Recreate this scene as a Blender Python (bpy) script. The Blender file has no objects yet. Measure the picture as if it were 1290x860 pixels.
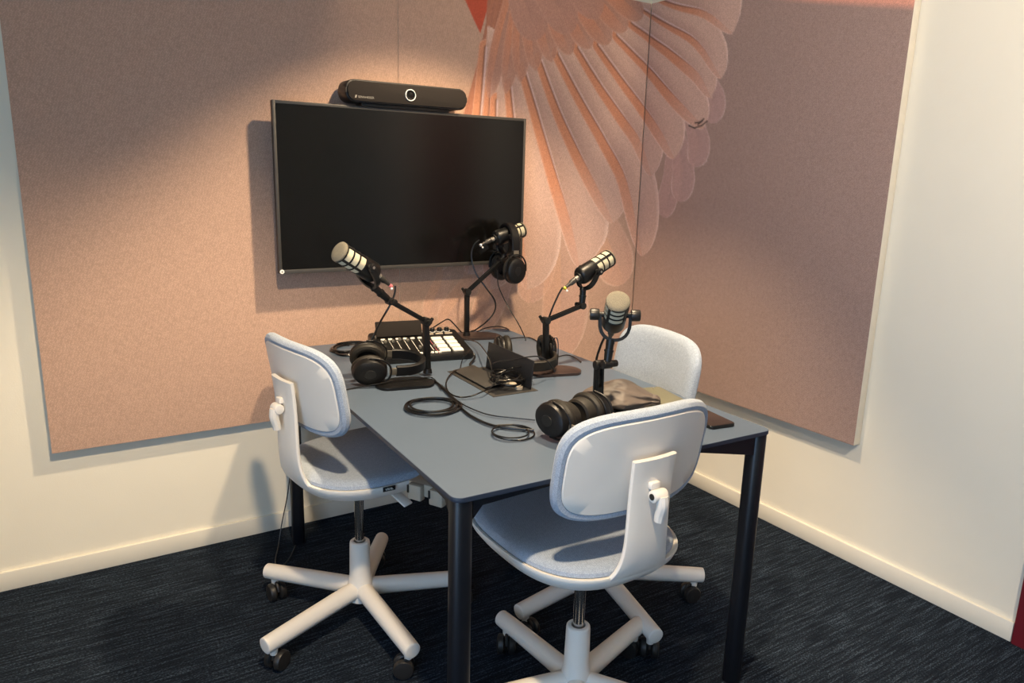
import bpy, bmesh, math, random
import numpy as np
from mathutils import Vector, Matrix

random.seed(7)
rad = math.radians
C = bpy.context.scene.collection
scene = bpy.context.scene

# ------------------------------------------------------------------ camera
cam_data = bpy.data.cameras.new('camera')
cam = bpy.data.objects.new('camera', cam_data)
C.objects.link(cam)
cam_data.sensor_fit = 'HORIZONTAL'
cam_data.sensor_width = 36.0
cam_data.lens = 921.19 / 1290 * 36.0
cam_data.clip_start = 0.05
yaw, pitch, roll = 0.566034, 0.223291, 0.027152
fwd = Vector((math.sin(yaw) * math.cos(pitch), math.cos(yaw) * math.cos(pitch), -math.sin(pitch)))
rgt0 = Vector((math.cos(yaw), -math.sin(yaw), 0))
up0 = rgt0.cross(fwd)
rgt = math.cos(roll) * rgt0 + math.sin(roll) * up0
upv = -math.sin(roll) * rgt0 + math.cos(roll) * up0
mw = Matrix((rgt, upv, -fwd)).transposed().to_4x4()
mw.translation = Vector((-2.39616, -2.67304, 1.3577))
cam.matrix_world = mw
scene.camera = cam

# ------------------------------------------------------------------ world, lights, exposure
world = bpy.data.worlds.new('world')
scene.world = world
world.use_nodes = True
bg = world.node_tree.nodes['Background']
bg.inputs[0].default_value = (0.42, 0.66, 1.0, 1)
bg.inputs[1].default_value = 4.4

def area(name, loc, target, sx, sy, power, col, portal=False):
    d = bpy.data.lights.new(name, 'AREA')
    d.shape = 'RECTANGLE'
    d.size, d.size_y, d.energy, d.color = sx, sy, power, col
    if portal:
        d.cycles.is_portal = True
    o = bpy.data.objects.new(name, d)
    C.objects.link(o)
    o.location = loc
    o.rotation_euler = (Vector(target) - Vector(loc)).to_track_quat('-Z', 'Y').to_euler()
    return o

# daylight comes in through the window opening in the left wall
WIN_L = (-4.00, -2.00, 0.20, 2.10)        # left wall opening: y0, y1, z0, z1
area('daylight_left_window', (-3.62, -3.00, 1.15), (0, -3.00, 1.15), 1.9, 2.1, 10, (1, 1, 1), True)

def spot(name, loc, target, power, col, angle, blend, size):
    d = bpy.data.lights.new(name, 'SPOT')
    d.energy, d.color = power, col
    d.spot_size, d.spot_blend, d.shadow_soft_size = rad(angle), blend, size
    o = bpy.data.objects.new(name, d)
    C.objects.link(o)
    o.location = loc
    o.rotation_euler = (Vector(target) - Vector(loc)).to_track_quat('-Z', 'Y').to_euler()
    return o

WARM, WARM3 = (1.0, 0.77, 0.50), (1.0, 0.83, 0.64)
LAMP1, LAMP2, LAMP3, LAMP4 = (-1.12, -1.00, 2.40), (-2.05, -2.00, 2.40), (-1.30, -2.90, 2.40), (-0.55, -1.30, 2.40)
AIM1, AIM2, AIM3, AIM4 = (-1.18, -0.743, 1.40), (-2.08, -1.74, 1.40), (-0.30, -2.28, 1.80), (-0.75, -0.04, 1.95)
spot('ceiling_lamp_beam', LAMP1, AIM1, 172, WARM, 90, 0.45, 0.045)
spot('ceiling_lamp_beam', LAMP2, AIM2, 180, WARM, 100, 0.50, 0.045)
spot('ceiling_lamp_beam', LAMP3, AIM3, 150, WARM3, 84, 0.30, 0.045)
spot('ceiling_lamp_beam', LAMP4, AIM4, 22, WARM, 58, 0.35, 0.045)

scene.view_settings.view_transform = 'Standard'
scene.view_settings.look = 'None'
scene.view_settings.exposure = 0.22
scene.view_settings.gamma = 1.0
scene.view_settings.use_curve_mapping = False
scene.cycles.use_denoising = True
scene.cycles.max_bounces = 8
scene.cycles.diffuse_bounces = 5
scene.cycles.sample_clamp_indirect = 6.0

# ------------------------------------------------------------------ materials
def srgb(r, g, b):
    def f(c):
        c /= 255.0
        return c / 12.92 if c <= 0.04045 else ((c + 0.055) / 1.055) ** 2.4
    return (f(r), f(g), f(b), 1)

def mat(name, col, rough=0.5, metal=0.0, spec=0.5, var=0.0, scale=40.0, bump=0.0, bscale=None, stretch=None, emit=None, coat=0.0):
    m = bpy.data.materials.new(name)
    m.use_nodes = True
    nt = m.node_tree
    b = nt.nodes['Principled BSDF']
    b.inputs['Base Color'].default_value = col
    b.inputs['Roughness'].default_value = rough
    b.inputs['Metallic'].default_value = metal
    b.inputs['Specular IOR Level'].default_value = spec
    b.inputs['Coat Weight'].default_value = coat
    tc = nt.nodes.new('ShaderNodeTexCoord')
    mp = nt.nodes.new('ShaderNodeMapping')
    nt.links.new(tc.outputs['Object'], mp.inputs[0])
    if stretch:
        mp.inputs['Scale'].default_value = stretch
    ns = nt.nodes.new('ShaderNodeTexNoise')
    ns.inputs['Scale'].default_value = scale
    ns.inputs['Detail'].default_value = 4
    nt.links.new(mp.outputs[0], ns.inputs['Vector'])
    if var > 0:
        mx = nt.nodes.new('ShaderNodeMix')
        mx.data_type = 'RGBA'
        mx.inputs[6].default_value = tuple(c * (1 - var) for c in col[:3]) + (1,)
        mx.inputs[7].default_value = tuple(min(1, c * (1 + var)) for c in col[:3]) + (1,)
        nt.links.new(ns.outputs['Fac'], mx.inputs[0])
        nt.links.new(mx.outputs[2], b.inputs['Base Color'])
    if bump > 0:
        n2 = nt.nodes.new('ShaderNodeTexNoise')
        n2.inputs['Scale'].default_value = bscale or scale
        nt.links.new(mp.outputs[0], n2.inputs['Vector'])
        bp = nt.nodes.new('ShaderNodeBump')
        bp.inputs['Strength'].default_value = bump
        bp.inputs['Distance'].default_value = 0.002
        nt.links.new(n2.outputs['Fac'], bp.inputs['Height'])
        nt.links.new(bp.outputs[0], b.inputs['Normal'])
    if emit:
        b.inputs['Emission Color'].default_value = emit[0]
        b.inputs['Emission Strength'].default_value = emit[1]
    return m

def weave(name, col, pitch, contrast, attr=None, rot=45, rough=0.95):
    """fabric: a woven grid of raised dots, optionally over a printed colour attribute"""
    m = bpy.data.materials.new(name)
    m.use_nodes = True
    nt = m.node_tree
    b = nt.nodes['Principled BSDF']
    b.inputs['Roughness'].default_value = rough
    b.inputs['Specular IOR Level'].default_value = 0.2
    b.inputs['Sheen Weight'].default_value = 0.15
    tc = nt.nodes.new('ShaderNodeTexCoord')
    mp = nt.nodes.new('ShaderNodeMapping')
    mp.inputs['Rotation'].default_value = (rad(rot), rad(rot), rad(rot)) if attr != 'flat' else (0, 0, 0)
    nt.links.new(tc.outputs['Object'], mp.inputs[0])
    vo = nt.nodes.new('ShaderNodeTexVoronoi')
    vo.inputs['Scale'].default_value = 1.0 / pitch
    vo.inputs['Randomness'].default_value = 0.55
    nt.links.new(mp.outputs[0], vo.inputs['Vector'])
    rp = nt.nodes.new('ShaderNodeMapRange')
    rp.inputs[1].default_value = 0.1
    rp.inputs[2].default_value = 0.6
    rp.inputs[3].default_value = 1.0 + contrast
    rp.inputs[4].default_value = 1.0 - contrast
    nt.links.new(vo.outputs['Distance'], rp.inputs[0])
    ns = nt.nodes.new('ShaderNodeTexNoise')
    ns.inputs['Scale'].default_value = 0.35 / pitch
    nt.links.new(mp.outputs[0], ns.inputs['Vector'])
    rn = nt.nodes.new('ShaderNodeMapRange')
    rn.inputs[1].default_value = 0.3
    rn.inputs[2].default_value = 0.7
    rn.inputs[3].default_value = 1 - contrast * 0.35
    rn.inputs[4].default_value = 1 + contrast * 0.35
    nt.links.new(ns.outputs['Fac'], rn.inputs[0])
    ml = nt.nodes.new('ShaderNodeMath')
    ml.operation = 'MULTIPLY'
    nt.links.new(rp.outputs[0], ml.inputs[0])
    nt.links.new(rn.outputs[0], ml.inputs[1])
    vm = nt.nodes.new('ShaderNodeVectorMath')
    vm.operation = 'SCALE'
    nt.links.new(ml.outputs[0], vm.inputs['Scale'])
    if attr and attr != 'flat':
        at = nt.nodes.new('ShaderNodeAttribute')
        at.attribute_name = attr
        nt.links.new(at.outputs['Color'], vm.inputs[0])
    else:
        vm.inputs[0].default_value = col[:3]
    nt.links.new(vm.outputs[0], b.inputs['Base Color'])
    bp = nt.nodes.new('ShaderNodeBump')
    bp.inputs['Strength'].default_value = 0.35
    bp.inputs['Distance'].default_value = 0.0015
    nt.links.new(ml.outputs[0], bp.inputs['Height'])
    nt.links.new(bp.outputs[0], b.inputs['Normal'])
    return m

def carpet_mat():
    m = bpy.data.materials.new('carpet')
    m.use_nodes = True
    nt = m.node_tree
    b = nt.nodes['Principled BSDF']
    b.inputs['Roughness'].default_value = 1.0
    b.inputs['Specular IOR Level'].default_value = 0.1
    tc = nt.nodes.new('ShaderNodeTexCoord')
    def noise(sc, detail, rough):
        mp = nt.nodes.new('ShaderNodeMapping')
        mp.inputs['Scale'].default_value = sc
        nt.links.new(tc.outputs['Object'], mp.inputs[0])
        n = nt.nodes.new('ShaderNodeTexNoise')
        n.inputs['Scale'].default_value = 1
        n.inputs['Detail'].default_value = detail
        n.inputs['Roughness'].default_value = rough
        nt.links.new(mp.outputs[0], n.inputs['Vector'])
        return n.outputs['Fac']
    a = noise((7, 130, 1), 3, 0.7)
    g = noise((160, 330, 1), 2, 0.6)
    md = nt.nodes.new('ShaderNodeMath')
    md.operation = 'MULTIPLY'
    nt.links.new(a, md.inputs[0])
    nt.links.new(g, md.inputs[1])
    cr = nt.nodes.new('ShaderNodeValToRGB')
    cr.color_ramp.elements[0].position = 0.14
    cr.color_ramp.elements[0].color = srgb(12, 17, 25)
    cr.color_ramp.elements[1].position = 0.43
    cr.color_ramp.elements[1].color = srgb(72, 86, 102)
    e = cr.color_ramp.elements.new(0.27)
    e.color = srgb(26, 33, 43)
    nt.links.new(md.outputs[0], cr.inputs[0])
    nt.links.new(cr.outputs[0], b.inputs['Base Color'])
    bp = nt.nodes.new('ShaderNodeBump')
    bp.inputs['Strength'].default_value = 0.5
    bp.inputs['Distance'].default_value = 0.003
    nt.links.new(md.outputs[0], bp.inputs['Height'])
    nt.links.new(bp.outputs[0], b.inputs['Normal'])
    return m

M = dict(
    wall=mat('painted_wall', srgb(234, 228, 212), 0.85, var=0.025, scale=6, bump=0.12, bscale=220),
    ceiling=mat('painted_ceiling', srgb(238, 230, 214), 0.9, var=0.02, scale=5),
    base=mat('painted_skirting', srgb(226, 220, 206), 0.45, var=0.02, scale=10),
    carpet=carpet_mat(),
    red=mat('dark_red_paint', srgb(120, 34, 44), 0.4, var=0.06, scale=8),
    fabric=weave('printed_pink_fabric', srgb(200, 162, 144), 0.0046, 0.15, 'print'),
    core=mat('panel_core', srgb(214, 206, 190), 0.8, var=0.05, scale=30),
    black=mat('black_plastic', srgb(17, 16, 16), 0.38, var=0.1, scale=60, bump=0.05, bscale=600),
    blackmetal=mat('black_powder_coat', srgb(11, 11, 12), 0.38, spec=0.4, var=0.1, scale=80, bump=0.08, bscale=900),
    screen=mat('screen_glass', srgb(11, 10, 9), 0.20, spec=0.38, var=0.05, scale=2),
    bezel=mat('screen_bezel', srgb(62, 60, 58), 0.4, var=0.05, scale=50),
    bar=mat('speaker_cloth', srgb(36, 32, 30), 0.85, spec=0.2, var=0.2, scale=900, bump=0.3, bscale=900),
    barbody=mat('bar_body', srgb(28, 24, 23), 0.5, var=0.05, scale=30),
    chrome=mat('chrome', srgb(200, 198, 195), 0.16, metal=1.0, var=0.03, scale=20),
    silver=mat('satin_silver', srgb(190, 186, 176), 0.32, metal=0.9, var=0.05, scale=60),
    white=mat('white_plastic', srgb(226, 220, 211), 0.42, var=0.015, scale=12, bump=0.03, bscale=500),
    chairfab=weave('blue_grey_fabric', srgb(158, 169, 184), 0.0028, 0.16, None),
    table=mat('blue_grey_laminate', srgb(82, 96, 114), 0.40, var=0.05, scale=8, bump=0.06, bscale=700, spec=0.5),
    tedge=mat('navy_edge', srgb(36, 46, 62), 0.45, var=0.05, scale=20),
    navy=mat('navy_powder_coat', srgb(13, 16, 23), 0.40, var=0.08, scale=60, bump=0.05, bscale=800),
    boxdark=mat('anodised_dark_grey', srgb(66, 64, 62), 0.42, metal=0.3, var=0.1, scale=50),
    boxin=mat('box_lining', srgb(20, 22, 26), 0.5, var=0.1, scale=50),
    wheel=mat('caster_rubber', srgb(34, 32, 31), 0.45, var=0.1, scale=60),
    grille=mat('mic_grille', srgb(196, 190, 166), 0.6, var=0.14, scale=900, bump=0.5, bscale=900),
    cap=mat('mic_foam_cap', srgb(122, 116, 102), 0.95, spec=0.15, var=0.45, scale=520, bump=0.8, bscale=520),
    cable=mat('cable_sheath', srgb(14, 13, 13), 0.28, var=0.1, scale=40),
    leather=mat('ear_cushion', srgb(32, 29, 25), 0.55, spec=0.35, var=0.12, scale=30, bump=0.2, bscale=120),
    hp=mat('headphone_shell', srgb(14, 13, 14), 0.42, spec=0.35, var=0.08, scale=40),
    hpgrey=mat('headphone_grey_metal', srgb(128, 120, 106), 0.38, metal=0.6, var=0.08, scale=40),
    pad=mat('white_button', srgb(236, 234, 224), 0.4, var=0.03, scale=30),
    cloth=mat('taupe_satin', srgb(92, 83, 78), 0.55, var=0.1, scale=14, bump=0.15, bscale=60),
    olive=mat('olive_cover', srgb(104, 102, 84), 0.7, var=0.06, scale=30, bump=0.1, bscale=200),
    phone=mat('phone_back', srgb(50, 40, 38), 0.25, var=0.08, scale=300),
    print_white=mat('white_print', srgb(232, 230, 224), 0.5, var=0.02, scale=20),
    yellow=mat('yellow_ring', srgb(226, 206, 60), 0.4, var=0.05, scale=20),
    pinkring=mat('pink_ring', srgb(214, 120, 126), 0.4, var=0.05, scale=20),
    greyplastic=mat('grey_plastic', srgb(172, 160, 142), 0.5, var=0.04, scale=30),
    brown=mat('dark_brown_plate', srgb(48, 38, 36), 0.35, var=0.15, scale=60),
    lampdisc=mat('lamp_lens', srgb(255, 240, 214), 0.5, emit=((1.0, 0.82, 0.58, 1), 6.0)),
    lampring=mat('lamp_ring', srgb(225, 222, 215), 0.4, var=0.02, scale=30),
)

# ------------------------------------------------------------------ builders
def obj(name, bm, m, parent=None, world=False, smooth=True, angle=35):
    if world and parent is not None:
        bm.transform(parent_matrix(parent).inverted())
    me = bpy.data.meshes.new(name)
    bmesh.ops.recalc_face_normals(bm, faces=bm.faces)
    bm.to_mesh(me)
    bm.free()
    if m is not None:
        me.materials.append(m)
    if smooth:
        for p in me.polygons:
            p.use_smooth = True
        try:
            me.set_sharp_from_angle(angle=rad(angle))
        except Exception:
            pass
    o = bpy.data.objects.new(name, me)
    C.objects.link(o)
    if parent is not None:
        o.parent = parent
    return o

def parent_matrix(o):
    m = Matrix.Translation(o.location) @ o.rotation_euler.to_matrix().to_4x4()
    return parent_matrix(o.parent) @ m if o.parent else m

def thing(name, label, cat, loc=(0, 0, 0), rotz=0.0, group=None):
    o = bpy.data.objects.new(name, None)
    o.empty_display_size = 0.05
    C.objects.link(o)
    o.location = loc
    o.rotation_euler = (0, 0, rotz)
    o['label'], o['category'] = label, cat
    if group:
        o['group'] = group
    return o

def tag(o, label, cat, group=None):
    o['label'], o['category'] = label, cat
    if group:
        o['group'] = group
    return o

def struct(name, bm, m, parent=None):
    o = obj(name, bm, m, parent)
    o['kind'] = 'structure'
    return o

def box(bm, c, s, bevel=0.0, rot=None, seg=2):
    t = bmesh.new()
    bmesh.ops.create_cube(t, size=1.0)
    bmesh.ops.scale(t, vec=s, verts=t.verts)
    if bevel > 0:
        bmesh.ops.bevel(t, geom=list(t.edges), offset=bevel, segments=seg, affect='EDGES', profile=0.5)
    mt = Matrix.Translation(Vector(c))
    if rot is not None:
        mt = mt @ rot.to_4x4()
    t.transform(mt)
    join(bm, t)

def join(bm, t):
    me = bpy.data.meshes.new('tmp')
    t.to_mesh(me)
    t.free()
    bm.from_mesh(me)
    bpy.data.meshes.remove(me)

def frame_z(d):
    d = Vector(d).normalized()
    return d.to_track_quat('Z', 'Y').to_matrix()

def lathe(bm, prof, p0, d, seg=24):
    """revolve (r, h) profile around axis d starting from p0"""
    R = frame_z(d)
    p0 = Vector(p0)
    rings = []
    for r, h in prof:
        if r < 1e-6:
            rings.append([bm.verts.new(p0 + R @ Vector((0, 0, h)))])
        else:
            rings.append([bm.verts.new(p0 + R @ Vector((r * math.cos(2 * math.pi * k / seg), r * math.sin(2 * math.pi * k / seg), h))) for k in range(seg)])
    for a, b in zip(rings, rings[1:]):
        if len(a) == 1 and len(b) == 1:
            continue
        for k in range(seg):
            k2 = (k + 1) % seg
            if len(a) == 1:
                bm.faces.new((a[0], b[k], b[k2]))
            elif len(b) == 1:
                bm.faces.new((a[k], a[k2], b[0]))
            else:
                bm.faces.new((a[k], a[k2], b[k2], b[k]))
    for rg in (rings[0], rings[-1]):
        if len(rg) > 1:
            bm.faces.new(rg)

def cyl(bm, p0, p1, r0, r1=None, seg=20, bev=0.0):
    p0, p1 = Vector(p0), Vector(p1)
    r1 = r0 if r1 is None else r1
    L = (p1 - p0).length
    if bev > 0:
        prof = [(r0 - bev, 0), (r0 - bev * .3, bev * .3), (r0, bev), (r1, L - bev), (r1 - bev * .3, L - bev * .3), (r1 - bev, L)]
    else:
        prof = [(r0, 0), (r1, L)]
    lathe(bm, prof, p0, p1 - p0, seg)

def smooth_path(pts, n=8, closed=False):
    P = [Vector(p) for p in pts]
    out = []
    N = len(P)
    rng = range(N) if closed else range(N - 1)
    for i in rng:
        if closed:
            a, b, c, d = P[(i - 1) % N], P[i], P[(i + 1) % N], P[(i + 2) % N]
        else:
            a, b, c, d = P[max(i - 1, 0)], P[i], P[i + 1], P[min(i + 2, N - 1)]
        for k in range(n):
            t = k / n
            out.append(0.5 * ((2 * b) + (c - a) * t + (2 * a - 5 * b + 4 * c - d) * t * t + (-a + 3 * b - 3 * c + d) * t ** 3))
    if not closed:
        out.append(P[-1])
    return out

def tube(bm, pts, r, seg=8, smooth=6, closed=False, floor=None):
    P = smooth_path(pts, smooth, closed) if smooth else [Vector(p) for p in pts]
    if floor is not None:
        for p in P:
            p.z = max(p.z, floor)
    n = len(P)
    rr = r if callable(r) else (lambda t: r)
    T = []
    for i in range(n):
        if closed:
            t = P[(i + 1) % n] - P[i - 1]
        else:
            t = P[min(i + 1, n - 1)] - P[max(i - 1, 0)]
        T.append(t.normalized() if t.length > 1e-9 else Vector((0, 0, 1)))
    up = Vector((0, 0, 1)) if abs(T[0].z) < 0.9 else Vector((1, 0, 0))
    N = (up - T[0] * up.dot(T[0])).normalized()
    rings = []
    for i in range(n):
        N = N - T[i] * N.dot(T[i])
        N = N.normalized() if N.length > 1e-6 else T[i].orthogonal().normalized()
        B = T[i].cross(N)
        q = rr(i / max(1, n - 1))
        rings.append([bm.verts.new(P[i] + q * (math.cos(2 * math.pi * k / seg) * N + math.sin(2 * math.pi * k / seg) * B)) for k in range(seg)])
    pairs = list(zip(rings, rings[1:])) + ([(rings[-1], rings[0])] if closed else [])
    for a, b in pairs:
        for k in range(seg):
            k2 = (k + 1) % seg
            bm.faces.new((a[k], a[k2], b[k2], b[k]))
    if not closed:
        bm.faces.new(rings[0][::-1])
        bm.faces.new(rings[-1])

def bar(bm, p0, p1, w, h, bevel=0.002, side=None):
    """rectangular bar from p0 to p1; w along the side direction, h along the other"""
    p0, p1 = Vector(p0), Vector(p1)
    d = p1 - p0
    L = d.length
    z = d.normalized()
    s = Vector(side) if side is not None else (Vector((0, 0, 1)).cross(z) if abs(z.z) < 0.95 else Vector((1, 0, 0)))
    s = (s - z * s.dot(z)).normalized()
    t = z.cross(s)
    box(bm, (p0 + p1) / 2, (w, h, L), bevel, Matrix((s, t, z)).transposed())

def prism(bm, poly, z0, z1, bevel=0.0):
    """vertical prism over a 2-D outline"""
    t = bmesh.new()
    lo = [t.verts.new((x, y, z0)) for x, y in poly]
    hi = [t.verts.new((x, y, z1)) for x, y in poly]
    n = len(poly)
    t.faces.new(lo[::-1])
    top = t.faces.new(hi)
    for i in range(n):
        t.faces.new((lo[i], lo[(i + 1) % n], hi[(i + 1) % n], hi[i]))
    if bevel > 0:
        es = [e for e in t.edges if abs(e.verts[0].co.z - e.verts[1].co.z) < 1e-7]
        bmesh.ops.bevel(t, geom=es, offset=bevel, segments=2, affect='EDGES', profile=0.5)
    join(bm, t)

def rrect(x0, y0, x1, y1, r, n=6):
    out = []
    for cx, cy, a0 in ((x1 - r, y1 - r, 0), (x0 + r, y1 - r, 90), (x0 + r, y0 + r, 180), (x1 - r, y0 + r, 270)):
        for k in range(n + 1):
            a = rad(a0 + 90 * k / n)
            out.append((cx + r * math.cos(a), cy + r * math.sin(a)))
    return out

def text_mesh(name, body, size, m, parent, mtx, extrude=0.0002):
    cu = bpy.data.curves.new(name, 'FONT')
    cu.body, cu.size, cu.extrude = body, size, extrude
    cu.align_x, cu.align_y = 'CENTER', 'CENTER'
    cu.resolution_u = 3
    t = bpy.data.objects.new(name, cu)
    C.objects.link(t)
    dg = bpy.context.evaluated_depsgraph_get()
    me = bpy.data.meshes.new_from_object(t.evaluated_get(dg))
    bpy.data.objects.remove(t)
    bpy.data.curves.remove(cu)
    me.transform(mtx)
    me.name = name
    me.materials.clear()
    me.materials.append(m)
    o = bpy.data.objects.new(name, me)
    C.objects.link(o)
    o.parent = parent
    return o

def se_outline(hw, hh, n, k):
    out = []
    for i in range(k):
        a = 2 * math.pi * i / k
        c, s = math.cos(a), math.sin(a)
        out.append((hw * math.copysign(abs(c) ** (2 / n), c), hh * math.copysign(abs(s) ** (2 / n), s)))
    return out

# ------------------------------------------------------------------ room shell
RX0, RY0, RH = -3.6, -4.2, 2.55
b = bmesh.new(); box(b, ((RX0) / 2, RY0 / 2, -0.05), (-RX0 + 0.2, -RY0 + 0.2, 0.1)); struct('floor', b, M['carpet'])
b = bmesh.new(); box(b, ((RX0) / 2, RY0 / 2, RH + 0.05), (-RX0 + 0.2, -RY0 + 0.2, 0.1)); struct('ceiling', b, M['ceiling'])
b = bmesh.new(); box(b, (RX0 / 2, 0.05, RH / 2), (-RX0 + 0.2, 0.1, RH)); struct('wall_back', b, M['wall'])
b = bmesh.new(); box(b, (0.05, RY0 / 2, RH / 2), (0.1, -RY0, RH)); struct('wall_right', b, M['wall'])

def holed(axis, at, a0, a1, hole):
    """wall slab with one rectangular opening, four pieces in one mesh"""
    h0, h1, z0, z1 = hole
    bm = bmesh.new()
    for (u0, u1, w0, w1) in ((a0, h0, 0, RH), (h1, a1, 0, RH), (h0, h1, 0, z0), (h0, h1, z1, RH)):
        if axis == 'x':
            box(bm, (at, (u0 + u1) / 2, (w0 + w1) / 2), (0.1, u1 - u0, w1 - w0))
        else:
            box(bm, ((u0 + u1) / 2, at, (w0 + w1) / 2), (u1 - u0, 0.1, w1 - w0))
    return bm

struct('wall_left', holed('x', RX0 - 0.05, RY0, 0, WIN_L), M['wall'])
b = bmesh.new(); box(b, (RX0 / 2, RY0 - 0.05, RH / 2), (-RX0, 0.1, RH)); struct('wall_front', b, M['wall'])
for nm, axis, at, (h0, h1, z0, z1) in (('window_1', 'x', RX0 - 0.05, WIN_L),):
    bm = bmesh.new()
    mid = (h0 + h1) / 2
    for (u0, u1, w0, w1) in ((h0, h0 + .05, z0, z1), (h1 - .05, h1, z0, z1), (h0 + .05, h1 - .05, z0, z0 + .05), (h0 + .05, h1 - .05, z1 - .05, z1), (mid - .02, mid + .02, z0 + .05, z1 - .05)):
        c = ((u0 + u1) / 2, (w0 + w1) / 2)
        s = (u1 - u0, w1 - w0)
        if axis == 'x':
            box(bm, (at, c[0], c[1]), (0.06, s[0], s[1]), 0.004)
        else:
            box(bm, (c[0], at, c[1]), (s[0], 0.06, s[1]), 0.004)
    struct(nm, bm, M['base'])

b = bmesh.new(); box(b, ((RX0) / 2, -0.006, 0.0325), (-RX0, 0.012, 0.065), 0.002); struct('baseboard_back', b, M['base'])
b = bmesh.new(); box(b, (-0.006, (-1.822 - 0.012) / 2, 0.0325), (0.012, 1.81, 0.065), 0.002); struct('baseboard_right', b, M['base'])
b = bmesh.new(); box(b, (-0.009, -2.275, 1.05), (0.018, 0.9, 2.1), 0.003); door = struct('door_1', b, M['red'])
b = bmesh.new(); cyl(b, (-0.018, -2.63, 1.0), (-0.06, -2.63, 1.0), 0.01); cyl(b, (-0.06, -2.64, 1.0), (-0.06, -2.51, 1.0), 0.009, bev=.003); obj('door_handle', b, M['silver'], door)

# tilted ceiling spotlights: base on the ceiling, stem, can pointing along its beam, lit lens
for L, A, lab in ((LAMP1, AIM1, 'white ceiling spotlight above the table aimed at the back wall'), (LAMP2, AIM2, 'white ceiling spotlight on the window side aimed down at the chairs'), (LAMP3, AIM3, 'white ceiling spotlight aimed at the bare right wall'), (LAMP4, AIM4, 'white ceiling spotlight aimed at the printed wing')):
    d = (Vector(A) - Vector(L)).normalized()
    t = thing('ceiling_spotlight', lab, 'lamp', (L[0], L[1], RH), 0, 'ceiling spotlights')
    p = Vector((0, 0, L[2] - RH))
    b = bmesh.new(); cyl(b, (0, 0, 0), (0, 0, -0.018), 0.05, seg=28, bev=0.003); obj('ceiling_base', b, M['lampring'], t)
    b = bmesh.new(); tube(b, [(0, 0, -0.015), (0, 0, -0.05), p - d * 0.07], 0.008, 10, 3); obj('stem', b, M['lampring'], t)
    b = bmesh.new(); lathe(b, [(0.02, -0.10), (0.044, -0.09), (0.048, -0.006), (0.0445, -0.004), (0.0445, -0.018)], p, d, 28); obj('can', b, M['lampring'], t)
    b = bmesh.new(); lathe(b, [(0.0440, -0.020), (0.0440, -0.017), (0.0, -0.016)], p, d, 28); obj('lens', b, M['lampdisc'], t)

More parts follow.
